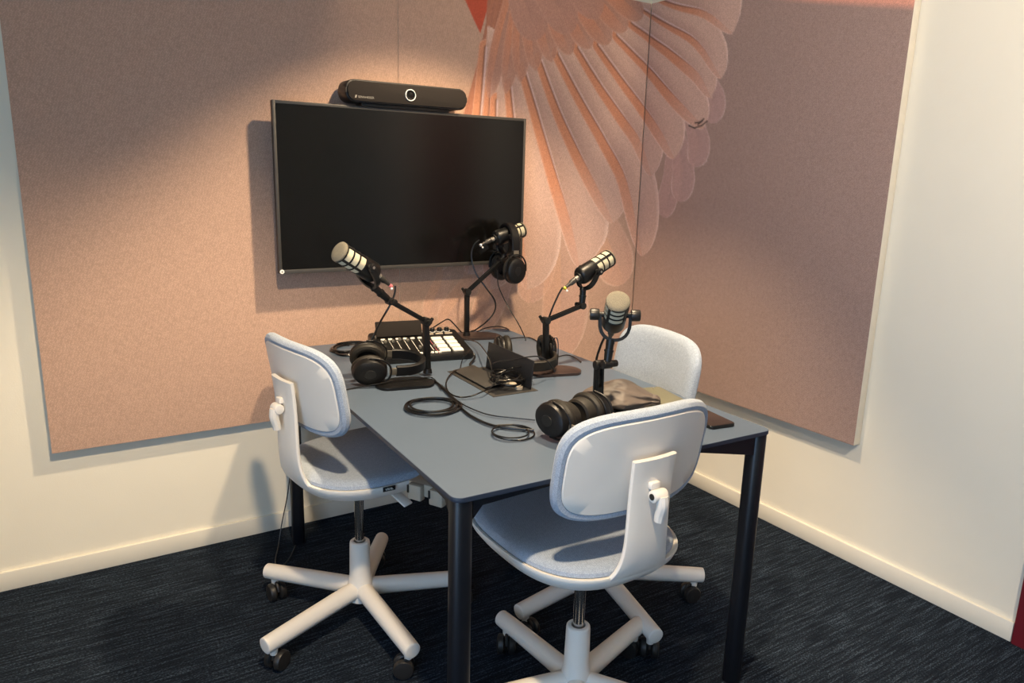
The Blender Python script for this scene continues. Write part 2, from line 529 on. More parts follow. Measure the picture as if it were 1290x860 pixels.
# ------------------------------------------------------------------ acoustic panels with the printed wing
FEATHERS = [["under", [[-1.015, 1.01], [-1.016, 0.997], [-1.017, 0.979], [-1.021, 0.956], [-1.028, 0.93], [-1.042, 0.897], [-1.061, 0.858], [-1.079, 0.821], [-1.092, 0.795]], 0.043, 0.051], ["under", [[-0.868, 1.004], [-0.872, 0.988], [-0.878, 0.965], [-0.888, 0.938], [-0.904, 0.907], [-0.932, 0.87], [-0.968, 0.826], [-1.003, 0.785], [-1.027, 0.757]], 0.059, 0.061], ["under", [[-0.721, 1.263], [-0.723, 1.217], [-0.726, 1.151], [-0.732, 1.075], [-0.745, 1.0], [-0.771, 0.92], [-0.805, 0.834], [-0.839, 0.756], [-0.863, 0.702]], 0.07, 0.088], ["under", [[-0.585, 1.428], [-0.58, 1.368], [-0.572, 1.28], [-0.565, 1.183], [-0.563, 1.096], [-0.567, 1.017], [-0.577, 0.94], [-0.587, 0.874], [-0.594, 0.827]], 0.106, 0.11], ["under", [[-0.522, 1.298], [-0.506, 1.254], [-0.483, 1.19], [-0.459, 1.112], [-0.441, 1.023], [-0.432, 0.909], [-0.428, 0.772], [-0.427, 0.641], [-0.426, 0.55]], 0.102, 0.159], ["under", [[-0.329, 1.3], [-0.302, 1.263], [-0.262, 1.208], [-0.218, 1.145], [-0.179, 1.087], [-0.145, 1.031], [-0.112, 0.972], [-0.083, 0.92], [-0.063, 0.882]], 0.121, 0.107], ["tip", [[0.2, 1.481], [0.202, 1.457], [0.204, 1.422], [0.206, 1.383], [0.205, 1.345], [0.198, 1.305], [0.188, 1.263], [0.177, 1.224], [0.17, 1.197]], 0.07, 0.058], ["tip", [[0.212, 1.547], [0.224, 1.52], [0.24, 1.48], [0.256, 1.436], [0.267, 1.397], [0.27, 1.361], [0.267, 1.325], [0.264, 1.293], [0.261, 1.271]], 0.067, 0.074], ["tip", [[0.278, 1.643], [0.292, 1.618], [0.313, 1.582], [0.334, 1.544], [0.347, 1.511], [0.348, 1.484], [0.343, 1.458], [0.335, 1.436], [0.33, 1.42]], 0.064, 0.066], ["tip", [[0.315, 1.799], [0.333, 1.777], [0.361, 1.746], [0.388, 1.712], [0.407, 1.682], [0.414, 1.656], [0.415, 1.63], [0.414, 1.608], [0.413, 1.592]], 0.059, 0.065], ["fl", [[-0.84, 1.84], [-0.844, 1.779], [-0.85, 1.69], [-0.859, 1.586], [-0.876, 1.479], [-0.907, 1.359], [-0.948, 1.223], [-0.987, 1.097], [-1.015, 1.01]], 0.05, 0.095], ["fl", [[-0.81, 1.755], [-0.812, 1.698], [-0.816, 1.616], [-0.822, 1.519], [-0.831, 1.42], [-0.848, 1.306], [-0.869, 1.177], [-0.89, 1.057], [-0.905, 0.973]], 0.044, 0.113], ["fl", [[-0.785, 1.646], [-0.785, 1.599], [-0.784, 1.531], [-0.784, 1.449], [-0.785, 1.358], [-0.788, 1.247], [-0.791, 1.114], [-0.795, 0.989], [-0.797, 0.901]], 0.052, 0.115], ["fl", [[-0.719, 1.706], [-0.714, 1.671], [-0.706, 1.621], [-0.696, 1.559], [-0.686, 1.488], [-0.674, 1.399], [-0.661, 1.294], [-0.648, 1.187], [-0.637, 1.097], [-0.628, 1.027], [-0.621, 0.969], [-0.616, 0.924], [-0.613, 0.891]], 0.055, 0.146], ["fl", [[-0.653, 1.775], [-0.642, 1.749], [-0.625, 1.711], [-0.605, 1.665], [-0.584, 1.617], [-0.562, 1.563], [-0.536, 1.503], [-0.509, 1.44], [-0.484, 1.382], [-0.461, 1.329], [-0.438, 1.278], [-0.417, 1.229], [-0.397, 1.179], [-0.378, 1.124], [-0.359, 1.066], [-0.344, 1.013], [-0.332, 0.976]], 0.061, 0.167], ["fl", [[-0.577, 1.822], [-0.558, 1.787], [-0.531, 1.736], [-0.499, 1.678], [-0.467, 1.624], [-0.436, 1.576], [-0.402, 1.527], [-0.369, 1.48], [-0.338, 1.436], [-0.309, 1.397], [-0.283, 1.361], [-0.258, 1.327], [-0.235, 1.294], [-0.212, 1.259], [-0.189, 1.223], [-0.17, 1.192], [-0.157, 1.17]], 0.058, 0.144], ["fl", [[-0.491, 1.853], [-0.468, 1.824], [-0.434, 1.781], [-0.395, 1.733], [-0.357, 1.687], [-0.321, 1.645], [-0.283, 1.602], [-0.245, 1.559], [-0.209, 1.516], [-0.175, 1.477], [-0.143, 1.44], [-0.111, 1.399], [-0.08, 1.346], [-0.048, 1.269], [-0.015, 1.174], [0.016, 1.084], [0.039, 1.023]], 0.059, 0.129], ["fl", [[-0.39, 1.888], [-0.365, 1.863], [-0.329, 1.825], [-0.287, 1.783], [-0.248, 1.744], [-0.21, 1.71], [-0.172, 1.676], [-0.135, 1.643], [-0.102, 1.614], [-0.075, 1.591], [-0.053, 1.572], [-0.034, 1.553], [-0.014, 1.528], [0.008, 1.493], [0.033, 1.451], [0.053, 1.411], [0.068, 1.384]], 0.055, 0.103], ["fl", [[-0.285, 1.912], [-0.26, 1.891], [-0.224, 1.86], [-0.183, 1.826], [-0.144, 1.793], [-0.107, 1.763], [-0.069, 1.733], [-0.032, 1.704], [0.002, 1.675], [0.035, 1.646], [0.065, 1.619], [0.091, 1.593], [0.117, 1.567], [0.142, 1.538], [0.167, 1.507], [0.188, 1.479], [0.202, 1.46]], 0.052, 0.113], ["fl", [[-0.184, 1.962], [-0.165, 1.951], [-0.138, 1.936], [-0.107, 1.918], [-0.079, 1.902], [-0.055, 1.888], [-0.032, 1.876], [-0.008, 1.862], [0.022, 1.841], [0.06, 1.812], [0.1, 1.78], [0.142, 1.747], [0.185, 1.714], [0.233, 1.678], [0.284, 1.639], [0.33, 1.605], [0.361, 1.581]], 0.049, 0.096], ["fl", [[-0.107, 2.023], [-0.089, 2.016], [-0.062, 2.007], [-0.031, 1.996], [0.003, 1.983], [0.042, 1.961], [0.084, 1.938], [0.126, 1.915], [0.166, 1.891], [0.207, 1.866], [0.247, 1.841], [0.284, 1.817], [0.315, 1.793], [0.34, 1.767], [0.36, 1.741], [0.376, 1.718], [0.387, 1.702]], 0.046, 0.068], ["fl", [[-0.039, 2.084], [-0.016, 2.078], [0.018, 2.065], [0.06, 2.043], [0.104, 2.021], [0.152, 1.998], [0.205, 1.974], [0.256, 1.948], [0.301, 1.918], [0.342, 1.881], [0.38, 1.837], [0.412, 1.797], [0.435, 1.769]], 0.032, 0.075], ["fl", [[-0.032, 2.156], [-0.002, 2.151], [0.044, 2.132], [0.096, 2.11], [0.145, 2.091], [0.193, 2.075], [0.242, 2.061], [0.289, 2.047], [0.332, 2.029], [0.374, 2.005], [0.415, 1.976], [0.449, 1.95], [0.473, 1.932]], 0.03, 0.117], ["cv", [[-0.676, 2.207], [-0.694, 2.152], [-0.72, 2.072], [-0.747, 1.984], [-0.77, 1.906], [-0.786, 1.837], [-0.8, 1.77], [-0.811, 1.712], [-0.819, 1.671]], 0.035, 0.043], ["cv", [[-0.669, 2.208], [-0.678, 2.154], [-0.692, 2.075], [-0.706, 1.988], [-0.718, 1.912], [-0.727, 1.847], [-0.735, 1.785], [-0.741, 1.732], [-0.745, 1.695]], 0.033, 0.048], ["cv", [[-0.654, 2.211], [-0.661, 2.162], [-0.67, 2.091], [-0.68, 2.014], [-0.686, 1.946], [-0.687, 1.886], [-0.684, 1.828], [-0.681, 1.778], [-0.679, 1.743]], 0.037, 0.053], ["cv", [[-0.639, 2.213], [-0.64, 2.171], [-0.641, 2.11], [-0.64, 2.042], [-0.638, 1.981], [-0.632, 1.926], [-0.623, 1.872], [-0.614, 1.825], [-0.607, 1.792]], 0.046, 0.054], ["cv", [[-0.621, 2.217], [-0.615, 2.178], [-0.606, 2.121], [-0.596, 2.059], [-0.585, 2.003], [-0.571, 1.953], [-0.556, 1.903], [-0.541, 1.861], [-0.53, 1.83]], 0.05, 0.059], ["cv", [[-0.602, 2.22], [-0.589, 2.185], [-0.571, 2.133], [-0.549, 2.076], [-0.527, 2.025], [-0.503, 1.979], [-0.477, 1.933], [-0.452, 1.893], [-0.434, 1.865]], 0.055, 0.064], ["cv", [[-0.564, 2.226], [-0.545, 2.194], [-0.519, 2.148], [-0.487, 2.096], [-0.457, 2.05], [-0.424, 2.007], [-0.388, 1.965], [-0.355, 1.927], [-0.332, 1.901]], 0.059, 0.068], ["cv", [[-0.526, 2.232], [-0.502, 2.204], [-0.468, 2.163], [-0.428, 2.117], [-0.389, 2.074], [-0.347, 2.034], [-0.302, 1.993], [-0.26, 1.957], [-0.23, 1.931]], 0.063, 0.072], ["cv", [[-0.467, 2.242], [-0.439, 2.219], [-0.398, 2.184], [-0.352, 2.146], [-0.307, 2.11], [-0.263, 2.077], [-0.215, 2.044], [-0.172, 2.014], [-0.141, 1.993]], 0.063, 0.072], ["cv", [[-0.407, 2.252], [-0.377, 2.232], [-0.332, 2.203], [-0.281, 2.171], [-0.232, 2.143], [-0.184, 2.117], [-0.133, 2.092], [-0.088, 2.071], [-0.055, 2.055]], 0.062, 0.071], ["cv2", [[-0.713, 2.201], [-0.706, 2.171], [-0.697, 2.127], [-0.685, 2.078], [-0.67, 2.036], [-0.651, 1.998], [-0.627, 1.962], [-0.605, 1.931], [-0.589, 1.909]], 0.082, 0.084], ["cv2", [[-0.695, 2.204], [-0.67, 2.182], [-0.635, 2.151], [-0.595, 2.115], [-0.557, 2.081], [-0.521, 2.048], [-0.482, 2.013], [-0.448, 1.981], [-0.423, 1.959]], 0.082, 0.083], ["cv2", [[-0.639, 2.213], [-0.604, 2.202], [-0.551, 2.185], [-0.493, 2.165], [-0.442, 2.142], [-0.397, 2.115], [-0.353, 2.083], [-0.316, 2.053], [-0.289, 2.032]], 0.073, 0.089]]
PD = 0.0416                      # front face stands this far off the wall
def lin(r, g, b):
    return np.array(srgb(r, g, b)[:3])
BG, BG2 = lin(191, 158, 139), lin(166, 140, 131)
PAL = dict(fl=(lin(204, 142, 112), lin(208, 174, 160), lin(240, 214, 204)), under=(lin(216, 168, 142), lin(208, 168, 152), lin(238, 212, 198)),
           tip=(lin(192, 156, 148), lin(190, 156, 150), lin(236, 212, 206)), cv=(lin(200, 138, 110), lin(182, 138, 122), lin(212, 172, 156)),
           cv2=(lin(180, 138, 124), lin(176, 136, 124), lin(200, 160, 146)))

def in_poly(S, Z, poly):
    ins = np.zeros(S.shape, bool)
    n = len(poly)
    for i in range(n):
        x0, y0 = poly[i]; x1, y1 = poly[(i + 1) % n]
        if y0 == y1:
            continue
        c = ((y0 > Z) != (y1 > Z)) & (S < (x1 - x0) * (Z - y0) / (y1 - y0) + x0)
        ins ^= c
    return ins

def paint(S, Z):
    """colour of the printed cloth at unfolded position s (along both walls) and height z"""
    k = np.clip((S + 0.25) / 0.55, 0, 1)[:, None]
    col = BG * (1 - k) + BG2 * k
    col = col * (1 + 0.03 * np.sin(S * 2.1 + 1) * np.cos(Z * 2.7))[:, None]
    # soft-edged pink band along the top of the right hand panel
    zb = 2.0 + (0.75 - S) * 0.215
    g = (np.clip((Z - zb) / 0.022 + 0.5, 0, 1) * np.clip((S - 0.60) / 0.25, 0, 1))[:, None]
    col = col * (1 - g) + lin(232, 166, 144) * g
    red = [(-0.955, 2.13), (-0.824, 2.13), (-0.83, 1.999), (-0.866, 1.889), (-0.895, 1.934), (-0.935, 2.0)]
    col[in_poly(S, Z, red)] = lin(190, 88, 66)
    flank = [(-0.83, 2.13), (-0.842, 1.926), (-0.882, 1.763), (-0.932, 1.597), (-0.99, 1.3), (-0.9, 1.25), (-0.75, 1.6), (-0.7, 2.13)]
    ii = in_poly(S, Z, flank)
    st = 0.5 + 0.5 * np.sin((S[ii] + (Z[ii] - 2.1) * -0.16) * 260)
    col[ii] = lin(176, 120, 98) * (1 - st[:, None] * 0.25) + lin(150, 106, 96) * st[:, None] * 0.25
    for kind, pts, wl, wr in FEATHERS:
        wr = wr * (1.35 if kind == 'fl' else 1.0)
        P = np.array(pts)
        lo = P.min(0) - max(wl, wr) * 1.4
        hi = P.max(0) + max(wl, wr) * 1.4
        idx = np.where((S > lo[0]) & (S < hi[0]) & (Z > lo[1]) & (Z < hi[1]))[0]
        if not len(idx):
            continue
        s, z = S[idx], Z[idx]
        seg = np.diff(P, axis=0)
        ln = np.hypot(seg[:, 0], seg[:, 1])
        cum = np.concatenate([[0], np.cumsum(ln)])
        best = np.full(s.shape, 1e9); tt = np.zeros_like(s); sd = np.zeros_like(s)
        for k in range(len(seg)):
            d = seg[k] / max(ln[k], 1e-6)
            u = (s - P[k, 0]) * d[0] + (z - P[k, 1]) * d[1]
            v = -(s - P[k, 0]) * d[1] + (z - P[k, 1]) * d[0]
            uc = np.clip(u, 0, ln[k])
            if k == len(seg) - 1:
                uc = np.clip(u, 0, ln[k] + 0.6 * max(wl, wr) * 0.2)
            dist = np.hypot(u - uc, v)
            m = dist < best
            best[m] = dist[m]; tt[m] = (cum[k] + uc[m]) / cum[-1]; sd[m] = np.sign(v[m]) * dist[m]
        # width profile: opens from the quill, rounds off at the tip
        prof = np.clip(0.62 + 0.55 * tt, 0, 1) * np.sqrt(np.clip(1 - np.clip((tt - 0.72) / 0.30, 0, 1) ** 2.2, 0, 1))
        left = sd < 0              # the narrow vane, towards the body
        W = np.where(left, wl, wr) * prof + 1e-5
        q = np.abs(sd) / W
        ins = q < 1
        if not ins.any():
            continue
        j = idx[ins]
        lc, rc, rim = PAL[kind]
        q, tt, left, sd = q[ins], tt[ins], left[ins], sd[ins]
        n = len(j)
        fade = np.clip((tt - 0.55) / 0.4, 0, 1)[:, None]
        lcol = lc * (1 - fade * 0.75) + rc * fade * 0.75
        barb = (0.5 + 0.5 * np.sin((tt * cum[-1] + np.abs(sd) * 0.8) * 420))[:, None]
        rcol = rc * (1 - 0.04 * barb)
        warm = np.clip(1 - q * 2.2, 0, 1)[:, None] * (0.35 if kind == 'fl' else 0.12) * (1 - fade)
        rcol = rcol * (1 - warm) + lin(120, 84, 76) * warm
        c = np.where(left[:, None], lcol, rcol)
        if kind in ('cv', 'cv2'):
            c = np.where(left[:, None], lcol * (1 - 0.5 * q[:, None]) + rcol * 0.5 * q[:, None], rcol)
        # pale rim on both edges, stronger to the tip
        r_ = np.clip((q - 0.86) / 0.14, 0, 1)[:, None] * ((0.25 + 0.55 * fade) if kind != 'cv2' else 0.3)
        if kind == 'under':
            r_ *= 0.7
        c = c * (1 - r_) + rim * r_
        a = np.ones((n, 1))
        if kind == 'under':
            a *= np.clip(0.30 + 0.45 * tt, 0, 0.75)[:, None]
        if kind == 'tip':
            a *= 0.8
        if kind in ('cv', 'cv2'):
            a *= np.clip(1.0 - (tt - 0.8) * 1.2, 0, 1)[:, None]
        col[j] = col[j] * (1 - a) + c * a
        if kind == 'fl':
            w = 0.0048 * np.clip(1.15 - tt, 0.12, 1)
            for off, cc, st in ((-1.0, lin(92, 62, 56), 0.85), (0.5, lin(222, 196, 196), 0.85)):
                g = np.exp(-((sd - off * w) / (w * 0.75)) ** 2) * st * np.clip((0.85 - tt) / 0.35, 0, 1)
                col[j] = col[j] * (1 - g[:, None]) + cc * g[:, None]
    for line in ([(0.284, 1.584), (0.317, 1.573), (0.357, 1.581), (0.385, 1.598)], [(0.318, 1.593), (0.348, 1.596), (0.366, 1.608)], [(0.335, 1.586), (0.36, 1.600)]):
        P = np.array(line)
        for k in range(len(P) - 1):
            d = P[k + 1] - P[k]; L2 = d @ d
            u = np.clip(((S - P[k, 0]) * d[0] + (Z - P[k, 1]) * d[1]) / L2, 0, 1)
            dist = np.hypot(S - P[k, 0] - u * d[0], Z - P[k, 1] - u * d[1])
            g = np.clip(1.3 - dist / 0.004, 0, 1)[:, None]
            col = col * (1 - g) + lin(60, 48, 46) * g
    return col

def acoustic_panel(label, wall, a0, a1, z0, z1, step_fn):
    """a0..a1 along the wall (x for the back wall, y for the right wall)"""
    t = thing('acoustic_panel', label, 'panel', ((a0 + a1) / 2, -PD / 2, z0) if wall == 'back' else (-PD / 2, (a0 + a1) / 2, z0), 0, 'printed acoustic wall panels')
    th0, th1 = 0.004, PD - 0.003
    bm = bmesh.new()
    g = 0.0006
    if wall == 'back':
        box(bm, ((a0 + a1) / 2, -(th0 + th1) / 2, (z0 + z1) / 2), (abs(a1 - a0) - 2 * g, th1 - th0, z1 - z0), 0.001)
    else:
        box(bm, (-(th0 + th1) / 2, (a0 + a1) / 2, (z0 + z1) / 2), (th1 - th0, abs(a1 - a0) - 2 * g, z1 - z0), 0.001)
    obj('core', bm, M['core'], t, world=True)
    # cloth face: dense grid that carries the print, edges folded back
    A = step_fn(a0 + g, a1 - g)
    step = 0.0045 if len(A) > 60 else 0.03
    Zs = np.linspace(z0, z1, max(2, int((z1 - z0) / step)))
    nA, nZ = len(A), len(Zs)
    AA, ZZ = np.meshgrid(A, Zs)
    AA, ZZ = AA.ravel(), ZZ.ravel()
    S = AA + PD if wall == 'back' else -(AA + PD)
    q_ = 0.0013
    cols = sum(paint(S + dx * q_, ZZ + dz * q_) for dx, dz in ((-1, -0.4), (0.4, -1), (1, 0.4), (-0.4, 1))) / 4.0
    depth = np.full(AA.shape, -PD)
    gi = np.arange(nA * nZ).reshape(nZ, nA)
    border = np.zeros((nZ, nA), bool)
    border[0] = border[-1] = True
    border[:, 0] = border[:, -1] = True
    depth[border.ravel()] += 0.0008
    V = np.stack([AA, depth, ZZ], 1) if wall == 'back' else np.stack([depth, AA, ZZ], 1)
    F = np.stack([gi[:-1, :-1], gi[:-1, 1:], gi[1:, 1:], gi[1:, :-1]], -1).reshape(-1, 4)
    V = V - np.array(t.location)
    me = bpy.data.meshes.new('cloth_face')
    me.from_pydata(V.tolist(), [], F.tolist())
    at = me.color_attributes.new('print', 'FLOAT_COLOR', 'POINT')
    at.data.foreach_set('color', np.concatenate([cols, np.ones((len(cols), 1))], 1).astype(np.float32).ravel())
    me.materials.append(M['fabric'])
    o = bpy.data.objects.new('cloth_face', me)
    C.objects.link(o)
    o.parent = t
    return t

Z0P, Z1P = 0.4518, 2.1127
dense = lambda a, b: np.linspace(a, b, int((b - a) / 0.0045))
coarse = lambda a, b: np.linspace(a, b, 40)
mixed = lambda a, b: np.concatenate([np.linspace(a, -0.62, 26)[:-1], np.linspace(-0.62, b, int((b + 0.62) / 0.0045))])
acoustic_panel('plain pink fabric acoustic panel on the left half of the back wall', 'back', -2.454, -1.251, Z0P, Z1P, coarse)
acoustic_panel('fabric acoustic panel with printed wing feathers right of the television on the back wall', 'back', -1.251, -PD - 0.0005, Z0P, Z1P, dense)
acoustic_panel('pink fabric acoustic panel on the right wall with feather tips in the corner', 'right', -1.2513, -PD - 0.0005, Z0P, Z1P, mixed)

# ------------------------------------------------------------------ television and video bar
tx0, tx1, tz0, tz1, tyf = -1.7362, -0.7437, 1.0051, 1.5780, -0.1316
tv = thing('television', 'large black wall mounted flat screen television, switched off, on the pink back wall', 'television', ((tx0 + tx1) / 2, tyf + 0.02, tz0))
b = bmesh.new(); box(b, ((tx0 + tx1) / 2, tyf + 0.012, (tz0 + tz1) / 2), (tx1 - tx0, 0.022, tz1 - tz0), 0.002)
box(b, ((tx0 + tx1) / 2, tyf + 0.036, (tz0 + tz1) / 2 - 0.05), (0.72, 0.03, 0.36), 0.008); obj('housing', b, M['black'], tv, world=True)
b = bmesh.new()
fw = 0.010
for (x0, x1, z0, z1) in ((tx0, tx0 + fw, tz0, tz1), (tx1 - fw, tx1, tz0, tz1), (tx0 + fw, tx1 - fw, tz0, tz0 + fw + .004), (tx0 + fw, tx1 - fw, tz1 - fw, tz1)):
    box(b, ((x0 + x1) / 2, tyf + 0.001, (z0 + z1) / 2), (x1 - x0, 0.006, z1 - z0), 0.0012)
obj('bezel', b, M['bezel'], tv, world=True)
b = bmesh.new(); box(b, ((tx0 + tx1) / 2, tyf + 0.0005, (tz0 + tz1) / 2 + .002), (tx1 - tx0 - 2 * fw, 0.002, tz1 - tz0 - 2 * fw - .004)); obj('screen', b, M['screen'], tv, world=True)
b = bmesh.new(); box(b, ((tx0 + tx1) / 2, -0.058, 1.28), (0.4, 0.03, 0.25), 0.004); obj('wall_bracket', b, M['blackmetal'], tv, world=True)
b = bmesh.new(); lathe(b, [(0.0075, 0), (0.0075, 0.0015), (0.0, 0.002)], (tx0 + 0.009, tyf - 0.002, tz0 + 0.008), (0, -1, 0), 16)
bd = obj('corner_badge', b, M['print_white'], tv, world=True)
b = bmesh.new()
box(b, (tx0 + 0.009, tyf - 0.0042, tz0 + 0.008), (0.006, 0.0008, 0.0013)); box(b, (tx0 + 0.009, tyf - 0.0042, tz0 + 0.008), (0.0013, 0.0008, 0.006)); obj('badge_cross', b, M['black'], bd, world=True)

vb = thing('video_bar', 'long dark camera and speaker bar with a round lens sitting on top of the television', 'camera', (-1.257, -0.125, tz1))
vx0, vx1, vz0, vz1 = -1.492, -1.022, 1.590, 1.664
def pill(x0, x1, z0, z1, r, y0, y1, bev):
    bm = bmesh.new()
    prism(bm, rrect(x0, z0, x1, z1, r, 8), 0, y0 - y1, bev)
    bm.transform(Matrix.Translation((0, y0, 0)) @ Matrix.Rotation(rad(90), 4, 'X'))
    return bm
obj('housing', pill(vx0, vx1, vz0, vz1, 0.030, -0.070, -0.152, 0.006), M['barbody'], vb, world=True)
obj('speaker_cloth', pill(vx0 + 0.006, vx1 - 0.006, vz0 + 0.005, vz1 - 0.005, 0.026, -0.150, -0.158, 0.002), M['bar'], vb, world=True)
b = bmesh.new(); lathe(b, [(0.0205, 0), (0.0205, 0.004), (0.0195, 0.0055), (0.0178, 0.0055), (0.0170, 0.003), (0.0170, 0)], (-1.2555, -0.157, 1.6262), (0, -1, 0), 32); obj('lens_ring', b, M['print_white'], vb, world=True)
b = bmesh.new(); lathe(b, [(0.0169, 0), (0.0169, 0.003), (0.011, 0.002), (0.009, 0.0045), (0.0, 0.006)], (-1.2555, -0.157, 1.6262), (0, -1, 0), 32); obj('lens', b, M['screen'], vb, world=True)
b = bmesh.new(); box(b, (-1.262, -0.112, tz1 + 0.0065), (0.34, 0.06, 0.013), 0.002); obj('mounting_foot', b, M['black'], vb, world=True)
mx = Matrix.Rotation(rad(90), 4, 'X')
def onbar(x, z): return Matrix.Translation(Vector((x, -0.1583, z)) - vb.location) @ mx
b = bmesh.new(); prism(b, [(-0.004, -0.0045), (0.0016, -0.0045), (0.004, 0.0045), (-0.0016, 0.0045)], 0, 0.0004); b.transform(onbar(-1.4585, 1.6075)); obj('emblem', b, M['silver'], vb)
text_mesh('lettering', 'SENNHEISER', 0.0105, M['silver'], vb, onbar(-1.4215, 1.6065))

# ------------------------------------------------------------------ table
TX, TY, TA, TL, TW, TH = -1.7768, -1.5063, -0.02789, 0.9038, 1.3843, 0.74
table = thing('meeting_table', 'rectangular meeting table with blue grey top and dark navy legs', 'table', (TX, TY, 0), TA)
b = bmesh.new(); prism(b, rrect(0, 0, TL, TW, 0.022, 6), TH - 0.0105, TH - 0.0006, 0.001); obj('tabletop_edge', b, M['tedge'], table)
HX0, HX1, HY0, HY1 = 0.395, 0.545, 0.555, 0.860      # outline of the cable box in the top
b = bmesh.new()
prism(b, rrect(0.0008, 0.0008, TL - 0.0008, TW - 0.0008, 0.0215, 6), TH - 0.0006, TH, 0)
obj('tabletop', b, M['table'], table, smooth=False)
lw = 0.044
for (x, y) in ((0.004, 0.004), (TL - 0.004 - lw, 0.004), (0.004, TW - 0.004 - lw), (TL - 0.004 - lw, TW - 0.004 - lw)):
    b = bmesh.new(); prism(b, rrect(x, y, x + lw, y + lw, 0.016, 5), 0.0, TH - 0.0106, 0.001); obj('leg', b, M['navy'], table)
for (x0, y0, x1, y1) in ((0.047, 0.012, TL - 0.047, 0.04), (0.047, TW - 0.04, TL - 0.047, TW - 0.012), (0.012, 0.047, 0.04, TW - 0.047), (TL - 0.04, 0.047, TL - 0.012, TW - 0.047)):
    b = bmesh.new()
    along = x1 - x0 > y1 - y0
    L0, L1 = (x0, x1) if along else (y0, y1)
    zt = TH - 0.0107
    prof = [(L0, zt), (L0, zt - 0.046), (L0 + 0.022, zt - 0.020), (L0 + 0.18, zt - 0.012), (L1 - 0.20, zt - 0.012), (L1, zt - 0.054), (L1, zt)]
    lo = [b.verts.new((u, y0, z) if along else (x0, u, z)) for u, z in prof]
    hi = [b.verts.new((u, y1, z) if along else (x1, u, z)) for u, z in prof]
    n = len(prof)
    b.faces.new(lo); b.faces.new(hi[::-1])
    for i in range(n):
        b.faces.new((lo[i], hi[i], hi[(i + 1) % n], lo[(i + 1) % n]))
    obj('rail', b, M['navy'], table, smooth=False)
# cable box let into the top: frame, raised lid, tilted inner flap, sockets
b = bmesh.new()
for (x0, y0, x1, y1) in ((HX0, HY0, HX0 + .014, HY1), (HX1 - .014, HY0, HX1, HY1), (HX0 + .014, HY0, HX1 - .014, HY0 + .014), (HX0 + .014, HY1 - .014, HX1 - .014, HY1)):
    box(b, ((x0 + x1) / 2, (y0 + y1) / 2, TH + .0006), (x1 - x0, y1 - y0, 0.0024), 0.0005)
cb = obj('cable_box_frame', b, M['boxdark'], table)
b = bmesh.new(); box(b, ((HX0 + HX1) / 2, (HY0 + HY1) / 2, TH + .0001), (HX1 - HX0 - .028, HY1 - HY0 - .028, 0.0012)); obj('box_well', b, M['boxin'], cb)
b = bmesh.new(); box(b, (HX1 - 0.010, (HY0 + HY1) / 2 + .003, TH + 0.045), (0.005, HY1 - HY0 - 0.03, 0.086), 0.0012, Matrix.Rotation(rad(6), 3, 'Y')); obj('box_lid', b, M['boxin'], cb)
b = bmesh.new(); box(b, (HX0 + 0.050, (HY0 + HY1) / 2 + 0.03, TH + 0.011), (0.072, HY1 - HY0 - 0.090, 0.004), 0.001, Matrix.Rotation(rad(-8), 3, 'Y')); obj('box_flap', b, M['boxdark'], cb)
for k in range(3):
    b = bmesh.new(); lathe(b, [(0.012, 0), (0.012, 0.008), (0.008, 0.010), (0.0, 0.010)], (HX1 - 0.042, HY0 + 0.040 + 0.035 * k, TH + .0005), (0, 0, 1), 14); obj('socket', b, M['greyplastic'], cb)

# power strip hanging under the table, seen left of the near leg
t = thing('power_strip', 'beige power socket strip fixed under the table beside the near leg', 'power strip', (-1.60, -1.06, 0.55), rad(-62))
b = bmesh.new(); box(b, (0, 0, 0), (0.13, 0.055, 0.035), 0.004); obj('body', b, M['greyplastic'], t)
for k in (-1, 1):
    b = bmesh.new(); box(b, (0.034 * k, -0.034, -0.004), (0.042, 0.022, 0.042), 0.004); p_ = obj('plug', b, M['greyplastic'], t)
    b = bmesh.new(); box(b, (0.034 * k - 0.018, -0.046, 0.004), (0.006, 0.003, 0.022), 0.001); obj('switch', b, M['black'], p_)
b = bmesh.new(); bar(b, (0, 0.02, 0.018), (0, 0.02, 0.165), 0.02, 0.004); obj('hanger', b, M['greyplastic'], t)

# ------------------------------------------------------------------ office chairs
HWB, HHB, VB, KB, TILT = 0.2125, 0.1277, 0.1870, 0.8399, 0.1672
SW, SD = 0.2102, 0.1935

def disc_rings(bm, rings):
    """stack of closed outlines (lists of 3-D points), capped at both ends"""
    R = [[bm.verts.new(p) for p in r] for r in rings]
    n = len(R[0])
    for a, c in zip(R, R[1:]):
        for k in range(n):
            bm.faces.new((a[k], a[(k + 1) % n], c[(k + 1) % n], c[k]))
    for r in (R[0], R[-1]):
        cx = sum((v.co for v in r), Vector()) / n
        c = bm.verts.new(cx)
        for k in range(n):
            bm.faces.new((r[k], r[(k + 1) % n], c))

def seat_ring(hw, hd, z, n=2.8, k=72, dip=0.0):
    e = 0.056                       # the seat reaches further forward than back
    return [(x, y * (1 + e / SD) + e if y > 0 else y * (1 - 0.0) + e * (1 + y / SD) if y > -SD else y, z + dip * (x / SW) ** 2) for x, y in se_outline(hw, hd, n, k)]

def back_ring(inset, off, zb, scale=1.0, k=88):
    out = []
    for u, w in se_outline((HWB - inset) * scale, (HHB - inset) * scale, 3.9, k):
        v = -VB + KB * u * u - math.sin(TILT) * w
        ny, nx = 1.0, -2 * KB * u
        l = math.hypot(nx, ny)
        out.append((u + off * nx / l, v + off * ny / l, zb + math.cos(TILT) * w + off * math.sin(TILT)))
    return out

